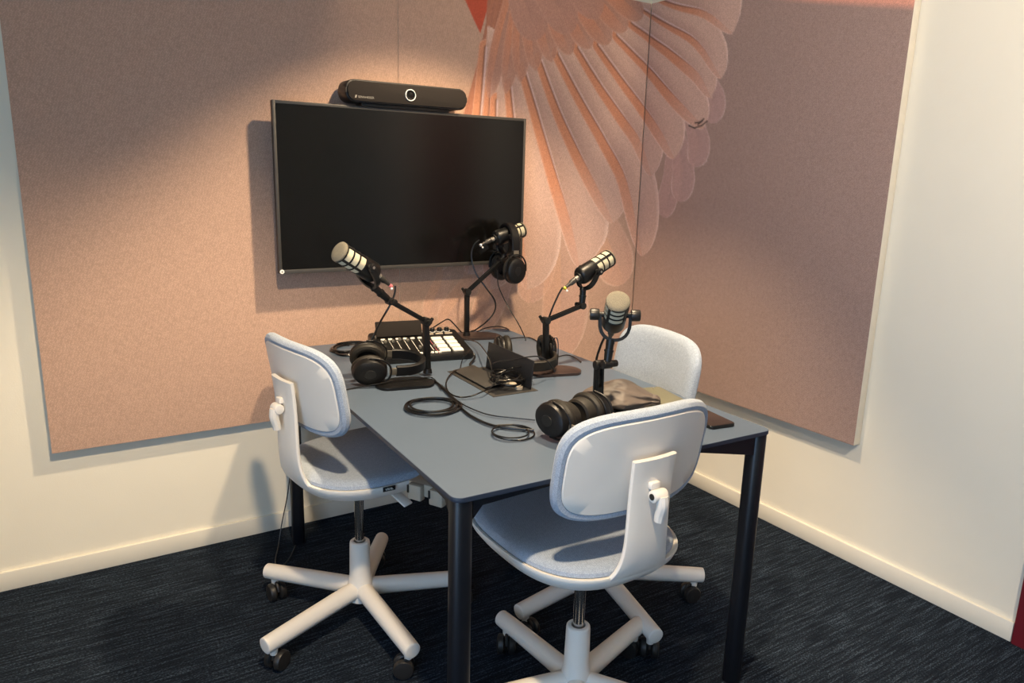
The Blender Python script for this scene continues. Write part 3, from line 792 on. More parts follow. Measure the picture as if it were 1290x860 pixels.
def office_chair(label, cx, cy, heading, zs, zb, star, with_tag=False, lever_side=1):
    t = thing('office_chair', label, 'chair', (cx, cy, 0), heading - math.pi / 2, 'swivel office chairs')
    th = heading - math.pi / 2
    # five star base
    b = bmesh.new()
    lathe(b, [(0.034, 0.070), (0.042, 0.076), (0.043, 0.110), (0.036, 0.135), (0.0325, 0.160), (0.0305, 0.255), (0.0295, 0.262), (0.026, 0.265), (0.0185, 0.265), (0.0185, 0.25)], (0, 0, 0), (0, 0, 1), 32)
    obj('hub', b, M['white'], t)
    for k in range(5):
        a = star + rad(72 * k) - th
        d = Vector((math.cos(a), math.sin(a), 0))
        b = bmesh.new()
        tube(b, [d * 0.022 + Vector((0, 0, 0.108)), d * 0.12 + Vector((0, 0, 0.103)), d * 0.24 + Vector((0, 0, 0.096)), d * 0.333 + Vector((0, 0, 0.0905)), d * 0.341 + Vector((0, 0, 0.090)), d * 0.3445 + Vector((0, 0, 0.0898))],
             lambda q: 0.0275 - 0.006 * q if q < 0.9 else 0.0217 * math.sqrt(max(0.05, 1 - ((q - 0.9) / 0.1) ** 2 * 0.55)), 20, 5)
        obj('leg', b, M['white'], t)
        # caster, trailing sideways
        ca = a + rad(100 + 47 * k)
        e = Vector((math.cos(ca), math.sin(ca), 0))
        s_ = Vector((-e.y, e.x, 0))
        p = d * 0.316
        b = bmesh.new()
        cyl(b, p + Vector((0, 0, 0.052)), p + Vector((0, 0, 0.075)), 0.0105, 0.0125, 16)
        cs = obj('caster', b, M['white'], t)
        wc = p + e * 0.012 + Vector((0, 0, 0.0285))
        for sd in (-1, 1):
            b = bmesh.new(); lathe(b, [(0.0, 0), (0.016, 0), (0.024, 0.002), (0.0285, 0.006), (0.0285, 0.017), (0.026, 0.021), (0.012, 0.0235), (0, 0.0225)], wc + s_ * 0.004 * sd, s_ * sd, 24); obj('wheel', b, M['wheel'], cs)
        b = bmesh.new()
        tube(b, [wc + e * 0.018 * math.cos(q) + Vector((0, 0, 0.029 * math.sin(q))) for q in np.linspace(0.2, 2.9, 8)], 0.005, 8, 2)
        cyl(b, wc - s_ * 0.020, wc + s_ * 0.020, 0.006, seg=12)
        obj('hood', b, M['wheel'], cs)
    b = bmesh.new(); cyl(b, (0, 0, 0.25), (0, 0, zs - 0.05), 0.0142, seg=24); obj('gas_column', b, M['chrome'], t)
    b = bmesh.new(); box(b, (0, -0.01, zs - 0.058), (0.11, 0.16, 0.022), 0.008); obj('mechanism', b, M['greyplastic'], t)
    # height paddle under the seat, on the right hand side
    b = bmesh.new(); bar(b, (0.05, 0.035, zs - 0.060), (0.125, 0.045, zs - 0.066), 0.016, 0.008, 0.003)
    box(b, (0.150, 0.050, zs - 0.078), (0.070, 0.034, 0.007), 0.003, Matrix.Rotation(rad(14), 3, 'Z') @ Matrix.Rotation(rad(24), 3, 'Y')); obj('height_paddle', b, M['white'], t)
    # seat
    b = bmesh.new()
    disc_rings(b, [seat_ring(0.060, 0.055, zs - 0.060), seat_ring(0.125, 0.115, zs - 0.057), seat_ring(0.170, 0.157, zs - 0.050), seat_ring(0.199, 0.184, zs - 0.036), seat_ring(0.2135, 0.197, zs - 0.017), seat_ring(0.2185, 0.202, zs - 0.003), seat_ring(0.2180, 0.2015, zs + 0.0015), seat_ring(0.2125, 0.196, zs + 0.0015), seat_ring(0.205, 0.188, zs - 0.004)])
    obj('seat_shell', b, M['white'], t)
    b = bmesh.new()
    disc_rings(b, [seat_ring(0.204, 0.187, zs - 0.006), seat_ring(0.2095, 0.1930, zs + 0.001), seat_ring(0.2085, 0.192, zs + 0.010), seat_ring(0.202, 0.1855, zs + 0.0175), seat_ring(0.186, 0.170, zs + 0.0215), seat_ring(0.15, 0.135, zs + 0.021), seat_ring(0.10, 0.09, zs + 0.0185), seat_ring(0.04, 0.036, zs + 0.0175)])
    obj('seat_pad', b, M['chairfab'], t)
    # spine, one strip sweeping from under the seat up behind the backrest
    path = [(-0.04, -0.052, 0.10), (-0.10, -0.050, 0.115), (-0.145, -0.042, 0.112), (-0.180, -0.022, 0.096), (-0.202, 0.005, 0.078), (-0.212, 0.040, 0.066), (-0.216, 0.080, 0.061), (-0.217, 0.125, 0.0595), (-0.218, 0.17, 0.0590), (-0.221, 0.225, 0.0595), (-0.226, 0.272, 0.0610)]
    P = smooth_path([(y, z, hw) for y, z, hw in path], 4)
    dz = zb - zs - 0.251
    b = bmesh.new()
    rings = []
    for i, q in enumerate(P):
        tq = (P[min(i + 1, len(P) - 1)] - P[max(i - 1, 0)])
        ty_, tz_ = tq.x, tq.y
        l = math.hypot(ty_, tz_) or 1
        ny, nz = tz_ / l, -ty_ / l          # towards the sitter / upwards
        lift = dz * min(1, max(0, q.y / 0.2))
        ring = []
        thk = 0.0058
        for (u, o) in [(-1, 0.2), (-0.97, 0.8), (-0.9, 1), (-0.5, 1), (0, 1), (0.5, 1), (0.9, 1), (0.97, 0.8), (1, 0.2), (1, -0.2), (0.97, -0.8), (0.9, -1), (0.5, -1), (0, -1), (-0.5, -1), (-0.9, -1), (-0.97, -0.8), (-1, -0.2)]:
            curl = 0.0045 * u * u
            ring.append((u * q.z, q.x + ny * (o * thk + curl), zs + q.y + lift + nz * (o * thk + curl)))
        rings.append(ring)
    disc_rings(b, rings)
    sp = obj('spine', b, M['white'], t)
    lz = zs + 0.193 + dz
    ly = -0.230
    b = bmesh.new(); cyl(b, (-0.018, ly - 0.010, lz), (0.018, ly - 0.010, lz), 0.0135, seg=20, bev=0.003)
    tube(b, [(0.003, ly - 0.018, lz), (0.003, ly - 0.021, lz - 0.02), (0.003, ly - 0.016, lz - 0.042), (0.003, ly - 0.014, lz - 0.058)], lambda q: 0.0135 - 0.003 * q, 10, 4)
    lv = obj('lock_lever', b, M['white'], sp)
    b = bmesh.new(); cyl(b, (-0.0195, ly - 0.010, lz), (-0.0175, ly - 0.010, lz), 0.007, seg=16)
    obj('lever_bore', b, M['black'], sp)
    b = bmesh.new(); box(b, (-0.004, ly + 0.000, lz + 0.020), (0.026, 0.012, 0.016), 0.003); obj('lock_tab', b, M['white'], sp)
    # backrest
    b = bmesh.new()
    disc_rings(b, [back_ring(0.022, -0.006, zb, 0.5), back_ring(0.022, -0.006, zb), back_ring(0.018, -0.0125, zb), back_ring(0.010, -0.0135, zb), back_ring(0.003, -0.0085, zb), back_ring(0.0, 0.0, zb), back_ring(0.002, 0.009, zb), back_ring(0.010, 0.0165, zb), back_ring(0.024, 0.021, zb), back_ring(0.05, 0.0225, zb), back_ring(0.05, 0.0225, zb, 0.6), back_ring(0.05, 0.0225, zb, 0.25)])
    obj('backrest_pad', b, M['chairfab'], t)
    b = bmesh.new()
    disc_rings(b, [back_ring(0.022, -0.004, zb, 0.4), back_ring(0.022, -0.004, zb), back_ring(0.0195, -0.008, zb), back_ring(0.0195, -0.0125, zb), back_ring(0.022, -0.0145, zb), back_ring(0.05, -0.0150, zb), back_ring(0.05, -0.0150, zb, 0.7), back_ring(0.05, -0.0150, zb, 0.4), back_ring(0.05, -0.0150, zb, 0.15)])
    obj('backrest_shell', b, M['white'], t)
    b = bmesh.new(); box(b, (0, -0.210, zb - 0.03), (0.06, 0.022, 0.07), 0.004); obj('backrest_mount', b, M['white'], t)
    if with_tag:
        b = bmesh.new(); box(b, (0.2195, -0.030, zs - 0.004), (0.0016, 0.036, 0.0135), 0.0004, Matrix.Rotation(rad(-9), 3, 'Z')); tg = obj('brand_tag', b, M['black'], t)
        text_mesh('tag_lettering', 'vitra.', 0.0115, M['print_white'], tg, Matrix.Translation((0.2205, -0.030, zs - 0.004)) @ Matrix.Rotation(rad(-9), 4, 'Z') @ Matrix.Rotation(rad(90), 4, 'Z') @ Matrix.Rotation(rad(90), 4, 'X'), 0.0003)
    return t

office_chair('white and blue grey swivel chair at the left side of the table', -1.6840, -0.720, 0.1628, 0.5237, 0.7900, rad(57), with_tag=True)
office_chair('white and blue grey swivel chair in the foreground with its back to the viewer', -1.3640, -1.395, 1.5825, 0.5165, 0.7676, rad(20))
office_chair('pale blue swivel chair right of the table with its fabric backrest front showing', -0.9760, -1.010, 2.9992, 0.4780, 0.7700, rad(187))

# ------------------------------------------------------------------ microphones on desk stands
SURF = TH + 0.0004
def mic_and_stand(mlabel, slabel, base, baserot, ptop, pbot, elbow, yoke, tip, rear, pivot_f=0.38, ring=None, wide=False, brown=False):
    base, ptop, pbot, elbow, yoke, tip, rear = (Vector(v) for v in (base, ptop, pbot, elbow, yoke, tip, rear))
    st = thing('microphone_stand', slabel, 'stand', (base.x, base.y, SURF), baserot, 'desk microphone stands')
    # base plate: an oval cut straight on one side
    out = []
    for k in range(44):
        a = 2 * math.pi * k / 44
        out.append((0.088 * math.cos(a), max(-0.046, 0.066 * math.sin(a))))
    b = bmesh.new(); prism(b, out, 0, 0.0085, 0.0015); obj('base_plate', b, M['brown'] if brown else M['blackmetal'], st)
    ax = (elbow - ptop); ax.z = 0
    if ax.length < 0.02:
        ax = Vector((1, 0, 0))
    ax.normalize()
    side = Vector((-ax.y, ax.x, 0))
    pbot.z = SURF + 0.008
    b = bmesh.new(); cyl(b, pbot, pbot + Vector((0, 0, 0.014)), 0.015, 0.012, 20); obj('swivel', b, M['blackmetal'], st, world=True)
    b = bmesh.new()
    if wide:
        for s in (-1, 1):
            bar(b, pbot + Vector((0, 0, 0.010)) + side * 0.009 * s, ptop + side * 0.007 * s, 0.007, 0.020, 0.002, side)
        bar(b, pbot + Vector((0, 0, 0.010)), pbot.lerp(ptop, 0.55), 0.014, 0.018, 0.002, side)
    else:
        bar(b, pbot + Vector((0, 0, 0.010)), ptop, 0.0165, 0.018, 0.003, side)
    obj('pole', b, M['blackmetal'], st, world=True)
    b = bmesh.new(); cyl(b, ptop - side * 0.013, ptop + side * 0.013, 0.0125, seg=20, bev=0.002)
    cyl(b, ptop + side * 0.013, ptop + side * 0.027, 0.006, seg=14)
    kq = (-ax * 0.6 + Vector((0, 0, 0.8))).normalized()
    bar(b, ptop + side * 0.024 - kq * 0.012, ptop + side * 0.024 + kq * 0.016, 0.008, 0.010, 0.003, side)
    obj('joint_knob', b, M['black'], st, world=True)
    b = bmesh.new()
    if (elbow - ptop).length > 0.04:
        for s in (-1, 1):
            bar(b, ptop + side * 0.0055 * s, elbow + side * 0.0055 * s, 0.004, 0.013, 0.0012, side)
        bar(b, ptop, elbow, 0.009, 0.008, 0.001, side)
    else:
        bar(b, ptop, elbow, 0.014, 0.014, 0.002, side)
    obj('arm', b, M['blackmetal'], st, world=True)
    b = bmesh.new(); cyl(b, elbow - side * 0.013, elbow + side * 0.013, 0.0115, seg=20, bev=0.002)
    cyl(b, elbow + side * 0.013, elbow + side * 0.030, 0.009, seg=18, bev=0.002); obj('elbow_knob', b, M['black'], st, world=True)
    d = (yoke - elbow).normalized()
    m1 = elbow.lerp(yoke, 0.55)
    b = bmesh.new(); cyl(b, elbow, m1, 0.0095, 0.0115, 18); cyl(b, m1 - d * 0.002, m1 + d * 0.003, 0.0128, seg=18); cyl(b, m1, yoke - d * 0.004, 0.0100, 0.0112, 18); obj('adapter', b, M['blackmetal'], st, world=True)
    # the microphone
    axis = (tip - rear).normalized()
    L = (tip - rear).length
    pivot = rear + axis * L * pivot_f
    mc = thing('microphone', mlabel, 'microphone', tuple(yoke), math.atan2(axis.y, axis.x), 'broadcast microphones')
    r = 0.0305
    b = bmesh.new()
    h1 = L * 0.46
    lathe(b, [(0.0, 0.0), (0.016, 0.0), (0.018, 0.004), (0.024, 0.006), (r - 0.003, 0.010), (r, 0.016), (r, h1), (r - 0.0015, h1 + 0.001)], rear, axis, 36); obj('body', b, M['blackmetal'], mc, world=True)
    b = bmesh.new(); lathe(b, [(r - 0.002, h1 - 0.002), (r - 0.0022, L - 0.010), (r - 0.004, L - 0.006)], rear, axis, 36); obj('grille', b, M['grille'], mc, world=True)
    gl = L - 0.010 - h1
    for k in range(1, 4):
        hh = h1 + gl * k / 3.0
        w = 0.0026
        b = bmesh.new(); lathe(b, [(r - 0.003, hh - w), (r, hh - w * .7), (r, hh + w * .7), (r - 0.003, hh + w)], rear, axis, 36); obj('grille_band', b, M['blackmetal'], mc, world=True)
    R = frame_z(axis)
    for k in range(4):
        a = rad(45 + 90 * k)
        o_ = R @ Vector((math.cos(a), math.sin(a), 0)) * (r - 0.0012)
        b = bmesh.new(); bar(b, rear + axis * (h1 - 0.002) + o_, rear + axis * (L - 0.009) + o_, 0.0075, 0.0032, 0.0008, (R @ Vector((-math.sin(a), math.cos(a), 0)))); obj('grille_rib', b, M['blackmetal'], mc, world=True)
    b = bmesh.new(); lathe(b, [(r - 0.0045, L - 0.011), (r - 0.001, L - 0.009), (r - 0.0008, L - 0.004), (r - 0.004, L - 0.0012), (r - 0.010, L + 0.0006), (r - 0.02, L + 0.001), (0, L + 0.001)], rear, axis, 36); obj('front_cap', b, M['cap'], mc, world=True)
    sx = Vector((-axis.y, axis.x, 0)).normalized()
    dn = (yoke - pivot)
    dn = dn - sx * dn.dot(sx)
    b = bmesh.new()
    yw = 0.0385
    pts = []
    Ld = dn.length
    dnn = dn.normalized()
    for q in np.linspace(0, 1, 13):
        a = math.pi * q
        pts.append(pivot + sx * yw * math.cos(a) + dnn * (Ld * min(1, math.sin(a) ** 0.55)))
    for p0, p1 in zip(pts, pts[1:]):
        pass
    # flat strap following the U
    tq = frame_z(sx.cross(dnn))
    wv = sx.cross(dnn).normalized()
    rings = []
    for i, pp in enumerate(pts):
        tg_ = (pts[min(i + 1, len(pts) - 1)] - pts[max(i - 1, 0)]).normalized()
        nn = tg_.cross(wv).normalized()
        hw_ = 0.0085
        rings.append([pp + wv * hw_ + nn * 0.0042, pp - wv * hw_ + nn * 0.0042, pp - wv * hw_ - nn * 0.0042, pp + wv * hw_ - nn * 0.002])
    disc_rings(b, [[tuple(v) for v in rg] for rg in rings])
    cyl(b, yoke - dnn * 0.002, yoke + dnn * 0.010, 0.011, seg=18)
    obj('yoke', b, M['blackmetal'], mc, world=True)
    for s in (-1, 1):
        b = bmesh.new(); cyl(b, pivot + sx * s * (r - 0.004), pivot + sx * s * 0.0405, 0.007, seg=14); cyl(b, pivot + sx * s * 0.0400, pivot + sx * s * (0.064 if wide else 0.052), 0.0150 if wide else 0.0115, seg=20, bev=0.0025); kn = obj('knob', b, M['black'], mc, world=True)
        b = bmesh.new(); cyl(b, pivot + sx * s * (0.0635 if wide else 0.0515), pivot + sx * s * (0.0648 if wide else 0.0528), 0.004, seg=12); obj('knob_screw', b, M['silver'], kn, world=True)
    b = bmesh.new(); cyl(b, rear - axis * 0.014, rear + axis * 0.003, 0.0095, seg=18); pl = obj('connector', b, M['silver'], mc, world=True)
    b = bmesh.new(); lathe(b, [(0.0095, 0), (0.0092, 0.022), (0.0065, 0.026), (0.005, 0.044), (0.0042, 0.046)], rear - axis * 0.012, -axis + Vector((0, 0, -0.12)), 18); obj('connector_sleeve', b, M['boxdark'], pl, world=True)
    if ring:
        q = rear - axis * 0.058 + Vector((0, 0, -0.006))
        b = bmesh.new(); cyl(b, q, q - axis * 0.006 + Vector((0, 0, -0.001)), 0.0055, seg=14)
        o = obj('cable_ring', b, {'y': M['yellow'], 'p': M['pinkring'], 'w': M['print_white']}[ring], pl, world=True)
        o['label'] = {'y': 'yellow cable marker ring', 'p': 'pink cable marker ring', 'w': 'white cable marker ring'}[ring]
        b = bmesh.new(); lathe(b, [(0.0, -0.004), (0.003, -0.003), (0.004, 0), (0.003, 0.003), (0.0, 0.004)], q + Vector((0.004, -0.004, -0.010)), (0, 0, 1), 12); obj('ring_bead', b, M['print_white'], pl, world=True)
    return mc

mic_and_stand('black microphone with pale grille on the left, pointing left in front of the television', 'black desk microphone stand left of the cable box, in front of the mixer',
              (-1.540, -0.740, 0), rad(-12), (-1.435, -0.660, 0.912), (-1.432, -0.668, 0), (-1.562, -0.682, 0.987), (-1.620, -0.700, 1.036), (-1.733, -0.735, 1.145), (-1.609, -0.697, 1.069), ring='p')
mic_and_stand('black microphone at the back with headphones hung over it', 'black desk microphone stand behind the mixer at the wall end of the table',
              (-1.020, -0.262, 0), rad(-16), (-1.060, -0.240, 0.918), (-1.060, -0.240, 0), (-0.908, -0.240, 1.033), (-0.894, -0.239, 1.056), (-0.809, -0.235, 1.151), (-0.947, -0.242, 1.117), ring='w', brown=True)
mic_and_stand('black microphone pointing right with a yellow ring on its cable', 'black desk microphone stand right of the cable box with a brown oval base',
              (-1.055, -0.825, 0), rad(-14), (-1.052, -0.760, 0.900), (-1.052, -0.768, 0), (-0.908, -0.760, 0.939), (-0.905, -0.760, 0.998), (-0.787, -0.749, 1.095), (-0.931, -0.762, 1.034), ring='y', brown=True)
mic_and_stand('black microphone with its round pale front facing the viewer', 'black desk microphone stand with a split upright behind the near chair',
              (-1.150, -1.190, 0), rad(20), (-1.216, -1.241, 0.884), (-1.196, -1.220, 0), (-1.219, -1.276, 0.894), (-1.207, -1.270, 0.955), (-1.223, -1.310, 1.065), (-1.170, -1.231, 0.980), pivot_f=0.45, wide=True)

# ------------------------------------------------------------------ headphones
def headphones(label, mtx, spread=0.072, grey=False, band_h=0.150, thick=0.0):
    """local frame: cups at x = +-spread, headband arching towards +z"""
    t = bpy.data.objects.new('headphones', None)
    t.empty_display_size = 0.05
    C.objects.link(t)
    t.location = mtx.to_translation()
    t.rotation_euler = mtx.to_euler()
    tag(t, label, 'headphones', 'headphones on the table')
    for s in (-1, 1):
        def ell(x, k):
            return [(s * x, 0.042 * k * math.cos(a), 0.052 * k * math.sin(a)) for a in np.linspace(0, 2 * math.pi, 36, endpoint=False)]
        b = bmesh.new(); disc_rings(b, [ell(spread + 0.002, 0.95), ell(spread + 0.004, 1.0), ell(spread + 0.014, 0.99), ell(spread + 0.024, 0.90), ell(spread + 0.029, 0.72), ell(spread + 0.030, 0.45)])
        cup = obj('ear_cup', b, M['hp'], t)
        b = bmesh.new(); disc_rings(b, [ell(spread + 0.0295, 0.34), ell(spread + 0.0315, 0.32), ell(spread + 0.0315, 0.2)]); obj('cup_emblem', b, M['black'], cup)
        b = bmesh.new(); lathe(b, [(0.0, -0.001), (0.003, 0), (0.002, 0.003), (0, 0.0032)], (s * (spread + 0.018), 0, -0.046), (s * 0.5, 0, -0.85), 10); obj('cable_socket', b, M['silver'], cup)
        b = bmesh.new(); tube(b, [(s * (spread - 0.010), 0.032 * math.cos(a), 0.041 * math.sin(a)) for a in np.linspace(0, 2 * math.pi, 24, endpoint=False)], 0.0125, 10, 2, True)
        if thick > 0:
            def ring_(x, k):
                return [(s * x, 0.034 * k * math.cos(a), 0.043 * k * math.sin(a)) for a in np.linspace(0, 2 * math.pi, 32, endpoint=False)]
            disc_rings(b, [ring_(spread - thick + 0.006, 0.62), ring_(spread - thick, 0.78), ring_(spread - thick + 0.003, 0.93), ring_(spread - thick + 0.011, 1.0), ring_(spread + 0.002, 1.0), ring_(spread + 0.002, 0.8)])
        obj('ear_cushion', b, M['leather'], t)
        b = bmesh.new()
        tube(b, [(s * (spread + 0.012), 0.044, -0.002), (s * (spread + 0.014), 0.039, 0.034), (s * (spread + 0.013), 0.017, 0.059), (s * (spread + 0.013), -0.017, 0.059), (s * (spread + 0.014), -0.039, 0.034), (s * (spread + 0.012), -0.044, -0.002)], 0.0032, 8, 4)
        yk = obj('yoke', b, M['hp'], t)
        b = bmesh.new(); bar(b, (s * (spread + 0.013), 0, 0.057), (s * (spread + 0.009), 0, 0.092), 0.004, 0.022, 0.0014, (1, 0, 0)); obj('slider', b, M['hpgrey'], yk)
    n = 17
    rings = []
    for i in range(n):
        a = math.pi * i / (n - 1)
        x = (spread + 0.009) * math.cos(a)
        z = 0.078 + (band_h - 0.078) * math.sin(a) ** 0.8
        nx, nz = math.cos(a), math.sin(a) + 0.2
        l = math.hypot(nx, nz); nx /= l; nz /= l
        hw = 0.017
        th = 0.0055 + 0.003 * math.sin(a)
        rings.append([(x + nx * th * q, w * hw, z + nz * th * q) for w, q in ((-1, 0.4), (-0.8, 1), (0.8, 1), (1, 0.4), (1, -0.4), (0.8, -1), (-0.8, -1), (-1, -0.4))])
    b = bmesh.new(); disc_rings(b, rings); obj('headband', b, M['leather'] if grey else M['hp'], t)
    return t

def pose(loc, xdir, zdir):
    z = Vector(zdir).normalized()
    x = Vector(xdir); x = (x - z * x.dot(z)).normalized()
    y = z.cross(x)
    m = Matrix((x, y, z)).transposed().to_4x4()
    m.translation = Vector(loc)
    return m

headphones('black headphones lying beside the left chair in front of the mixer', pose((-1.618, -0.645, SURF + 0.056), (0.40, 0.90, 0.20), (0.94, -0.28, -0.02)), 0.050, band_h=0.165)
headphones('black headphones hung over the rear microphone with one cup facing the viewer', pose((-0.880, -0.238, 1.000), (0.08, 1.0, 0.0), (0.0, 0.0, 1.0)), 0.060, band_h=0.170)
headphones('headphones with brownish ear cushions lying between the cable box and the brown stand base', pose((-1.085, -0.690, SURF + 0.055), (0.90, -0.30, 0.0), (-0.35, -0.92, -0.10)), 0.072, True, band_h=0.170)
headphones('black and brown headphones at the near end of the table behind the foreground chair', pose((-1.352, -1.318, SURF + 0.054), (0.95, 0.10, 0.0), (0.16, -0.97, -0.08)), 0.060, True, band_h=0.165, thick=0.050)

# ------------------------------------------------------------------ audio mixer
mixer = thing('audio_mixer', 'black podcast mixing console with white pads, faders and a raised screen', 'mixer', (-1.330, -0.395, SURF), rad(-11.3))
mw_, md_ = 0.326, 0.255
b = bmesh.new()
out = rrect(-mw_ / 2, -md_ / 2, mw_ / 2, md_ / 2, 0.02, 5)
def top_z(y): return 0.020 + (y + md_ / 2) / md_ * 0.034
disc_rings(b, [[(x * .97, y * .97, 0.0) for x, y in out], [(x, y, 0.006) for x, y in out], [(x, y, top_z(y) - 0.006) for x, y in out], [(x * .985, y * .985, top_z(y)) for x, y in out], [(x * .6, y * .6, top_z(y * .6)) for x, y in out]])
obj('housing', b, M['black'], mixer)
sl = math.atan2(0.034, md_)
RX = Matrix.Rotation(sl, 3, 'X')
def on_top(x, y, h=0.0): return Vector((x, y, top_z(y) + h))
for i in range(4):
    for j in range(2):
        x, y = 0.066 + 0.046 * j, -0.085 + 0.037 * i
        b = bmesh.new(); box(b, on_top(x, y, 0.002), (0.037, 0.0275, 0.007), 0.002, RX); obj('pad', b, M['pad'], mixer)
for i in range(7):
    x = -0.128 + 0.0262 * i
    b = bmesh.new(); box(b, on_top(x, -0.025, 0.0004), (0.0014, 0.110, 0.0014), 0, RX); obj('fader_slot', b, M['print_white'], mixer)
    fy = [0.016, 0.016, 0.03, 0.018, -0.055, -0.045, -0.05][i]
    b = bmesh.new(); box(b, on_top(x + 0.010, fy, 0.006), (0.0095, 0.015, 0.011), 0.0025, RX); obj('fader_cap', b, M['silver'], mixer)
    for j in range(2):
        b = bmesh.new(); box(b, on_top(x + 0.003 + 0.0125 * j, -0.101, 0.0018), (0.0102, 0.0102, 0.006), 0.002, RX); obj('button', b, M['pad'], mixer)
    b = bmesh.new(); box(b, on_top(x + 0.006, 0.044, 0.0018), (0.016, 0.009, 0.006), 0.002, RX); obj('button', b, M['pad'], mixer)
b = bmesh.new(); box(b, (-0.058, 0.080, 0.074), (0.165, 0.010, 0.056), 0.003, Matrix.Rotation(rad(-24), 3, 'X')); box(b, (-0.058, 0.094, 0.052), (0.13, 0.04, 0.02), 0.003); obj('screen', b, M['bar'], mixer)
b = bmesh.new(); lathe(b, [(0.010, 0), (0.010, 0.003), (0.008, 0.004), (0, 0.004)], on_top(-0.138, 0.080), (0, 0, 1), 18); obj('headphone_dial', b, M['silver'], mixer)
for i in range(4):
    b = bmesh.new(); lathe(b, [(0.010, 0), (0.009, 0.012), (0.007, 0.014), (0, 0.014)], on_top(0.045 + 0.027 * i, 0.108), (0, 0, 1), 18); k_ = obj('knob', b, M['black'], mixer)
    b = bmesh.new(); tube(b, [on_top(0.045 + 0.027 * i + 0.0115 * math.cos(a), 0.108 + 0.0115 * math.sin(a), 0.001) for a in np.linspace(0, 2 * math.pi, 14, endpoint=False)], 0.001, 6, 1, True); obj('knob_ring', b, M['print_white'], k_)
for i in range(3):
    b = bmesh.new(); box(b, on_top(0.055 + 0.035 * i, 0.079, 0.0015), (0.028, 0.010, 0.004), 0.001, RX); obj('button', b, M['greyplastic'], mixer)
b = bmesh.new(); box(b, on_top(0.040, -0.030, 0.0005), (0.0015, 0.16, 0.0012), 0, RX); o = obj('trim_line', b, M['pinkring'], mixer); o['label'] = 'thin red trim line'

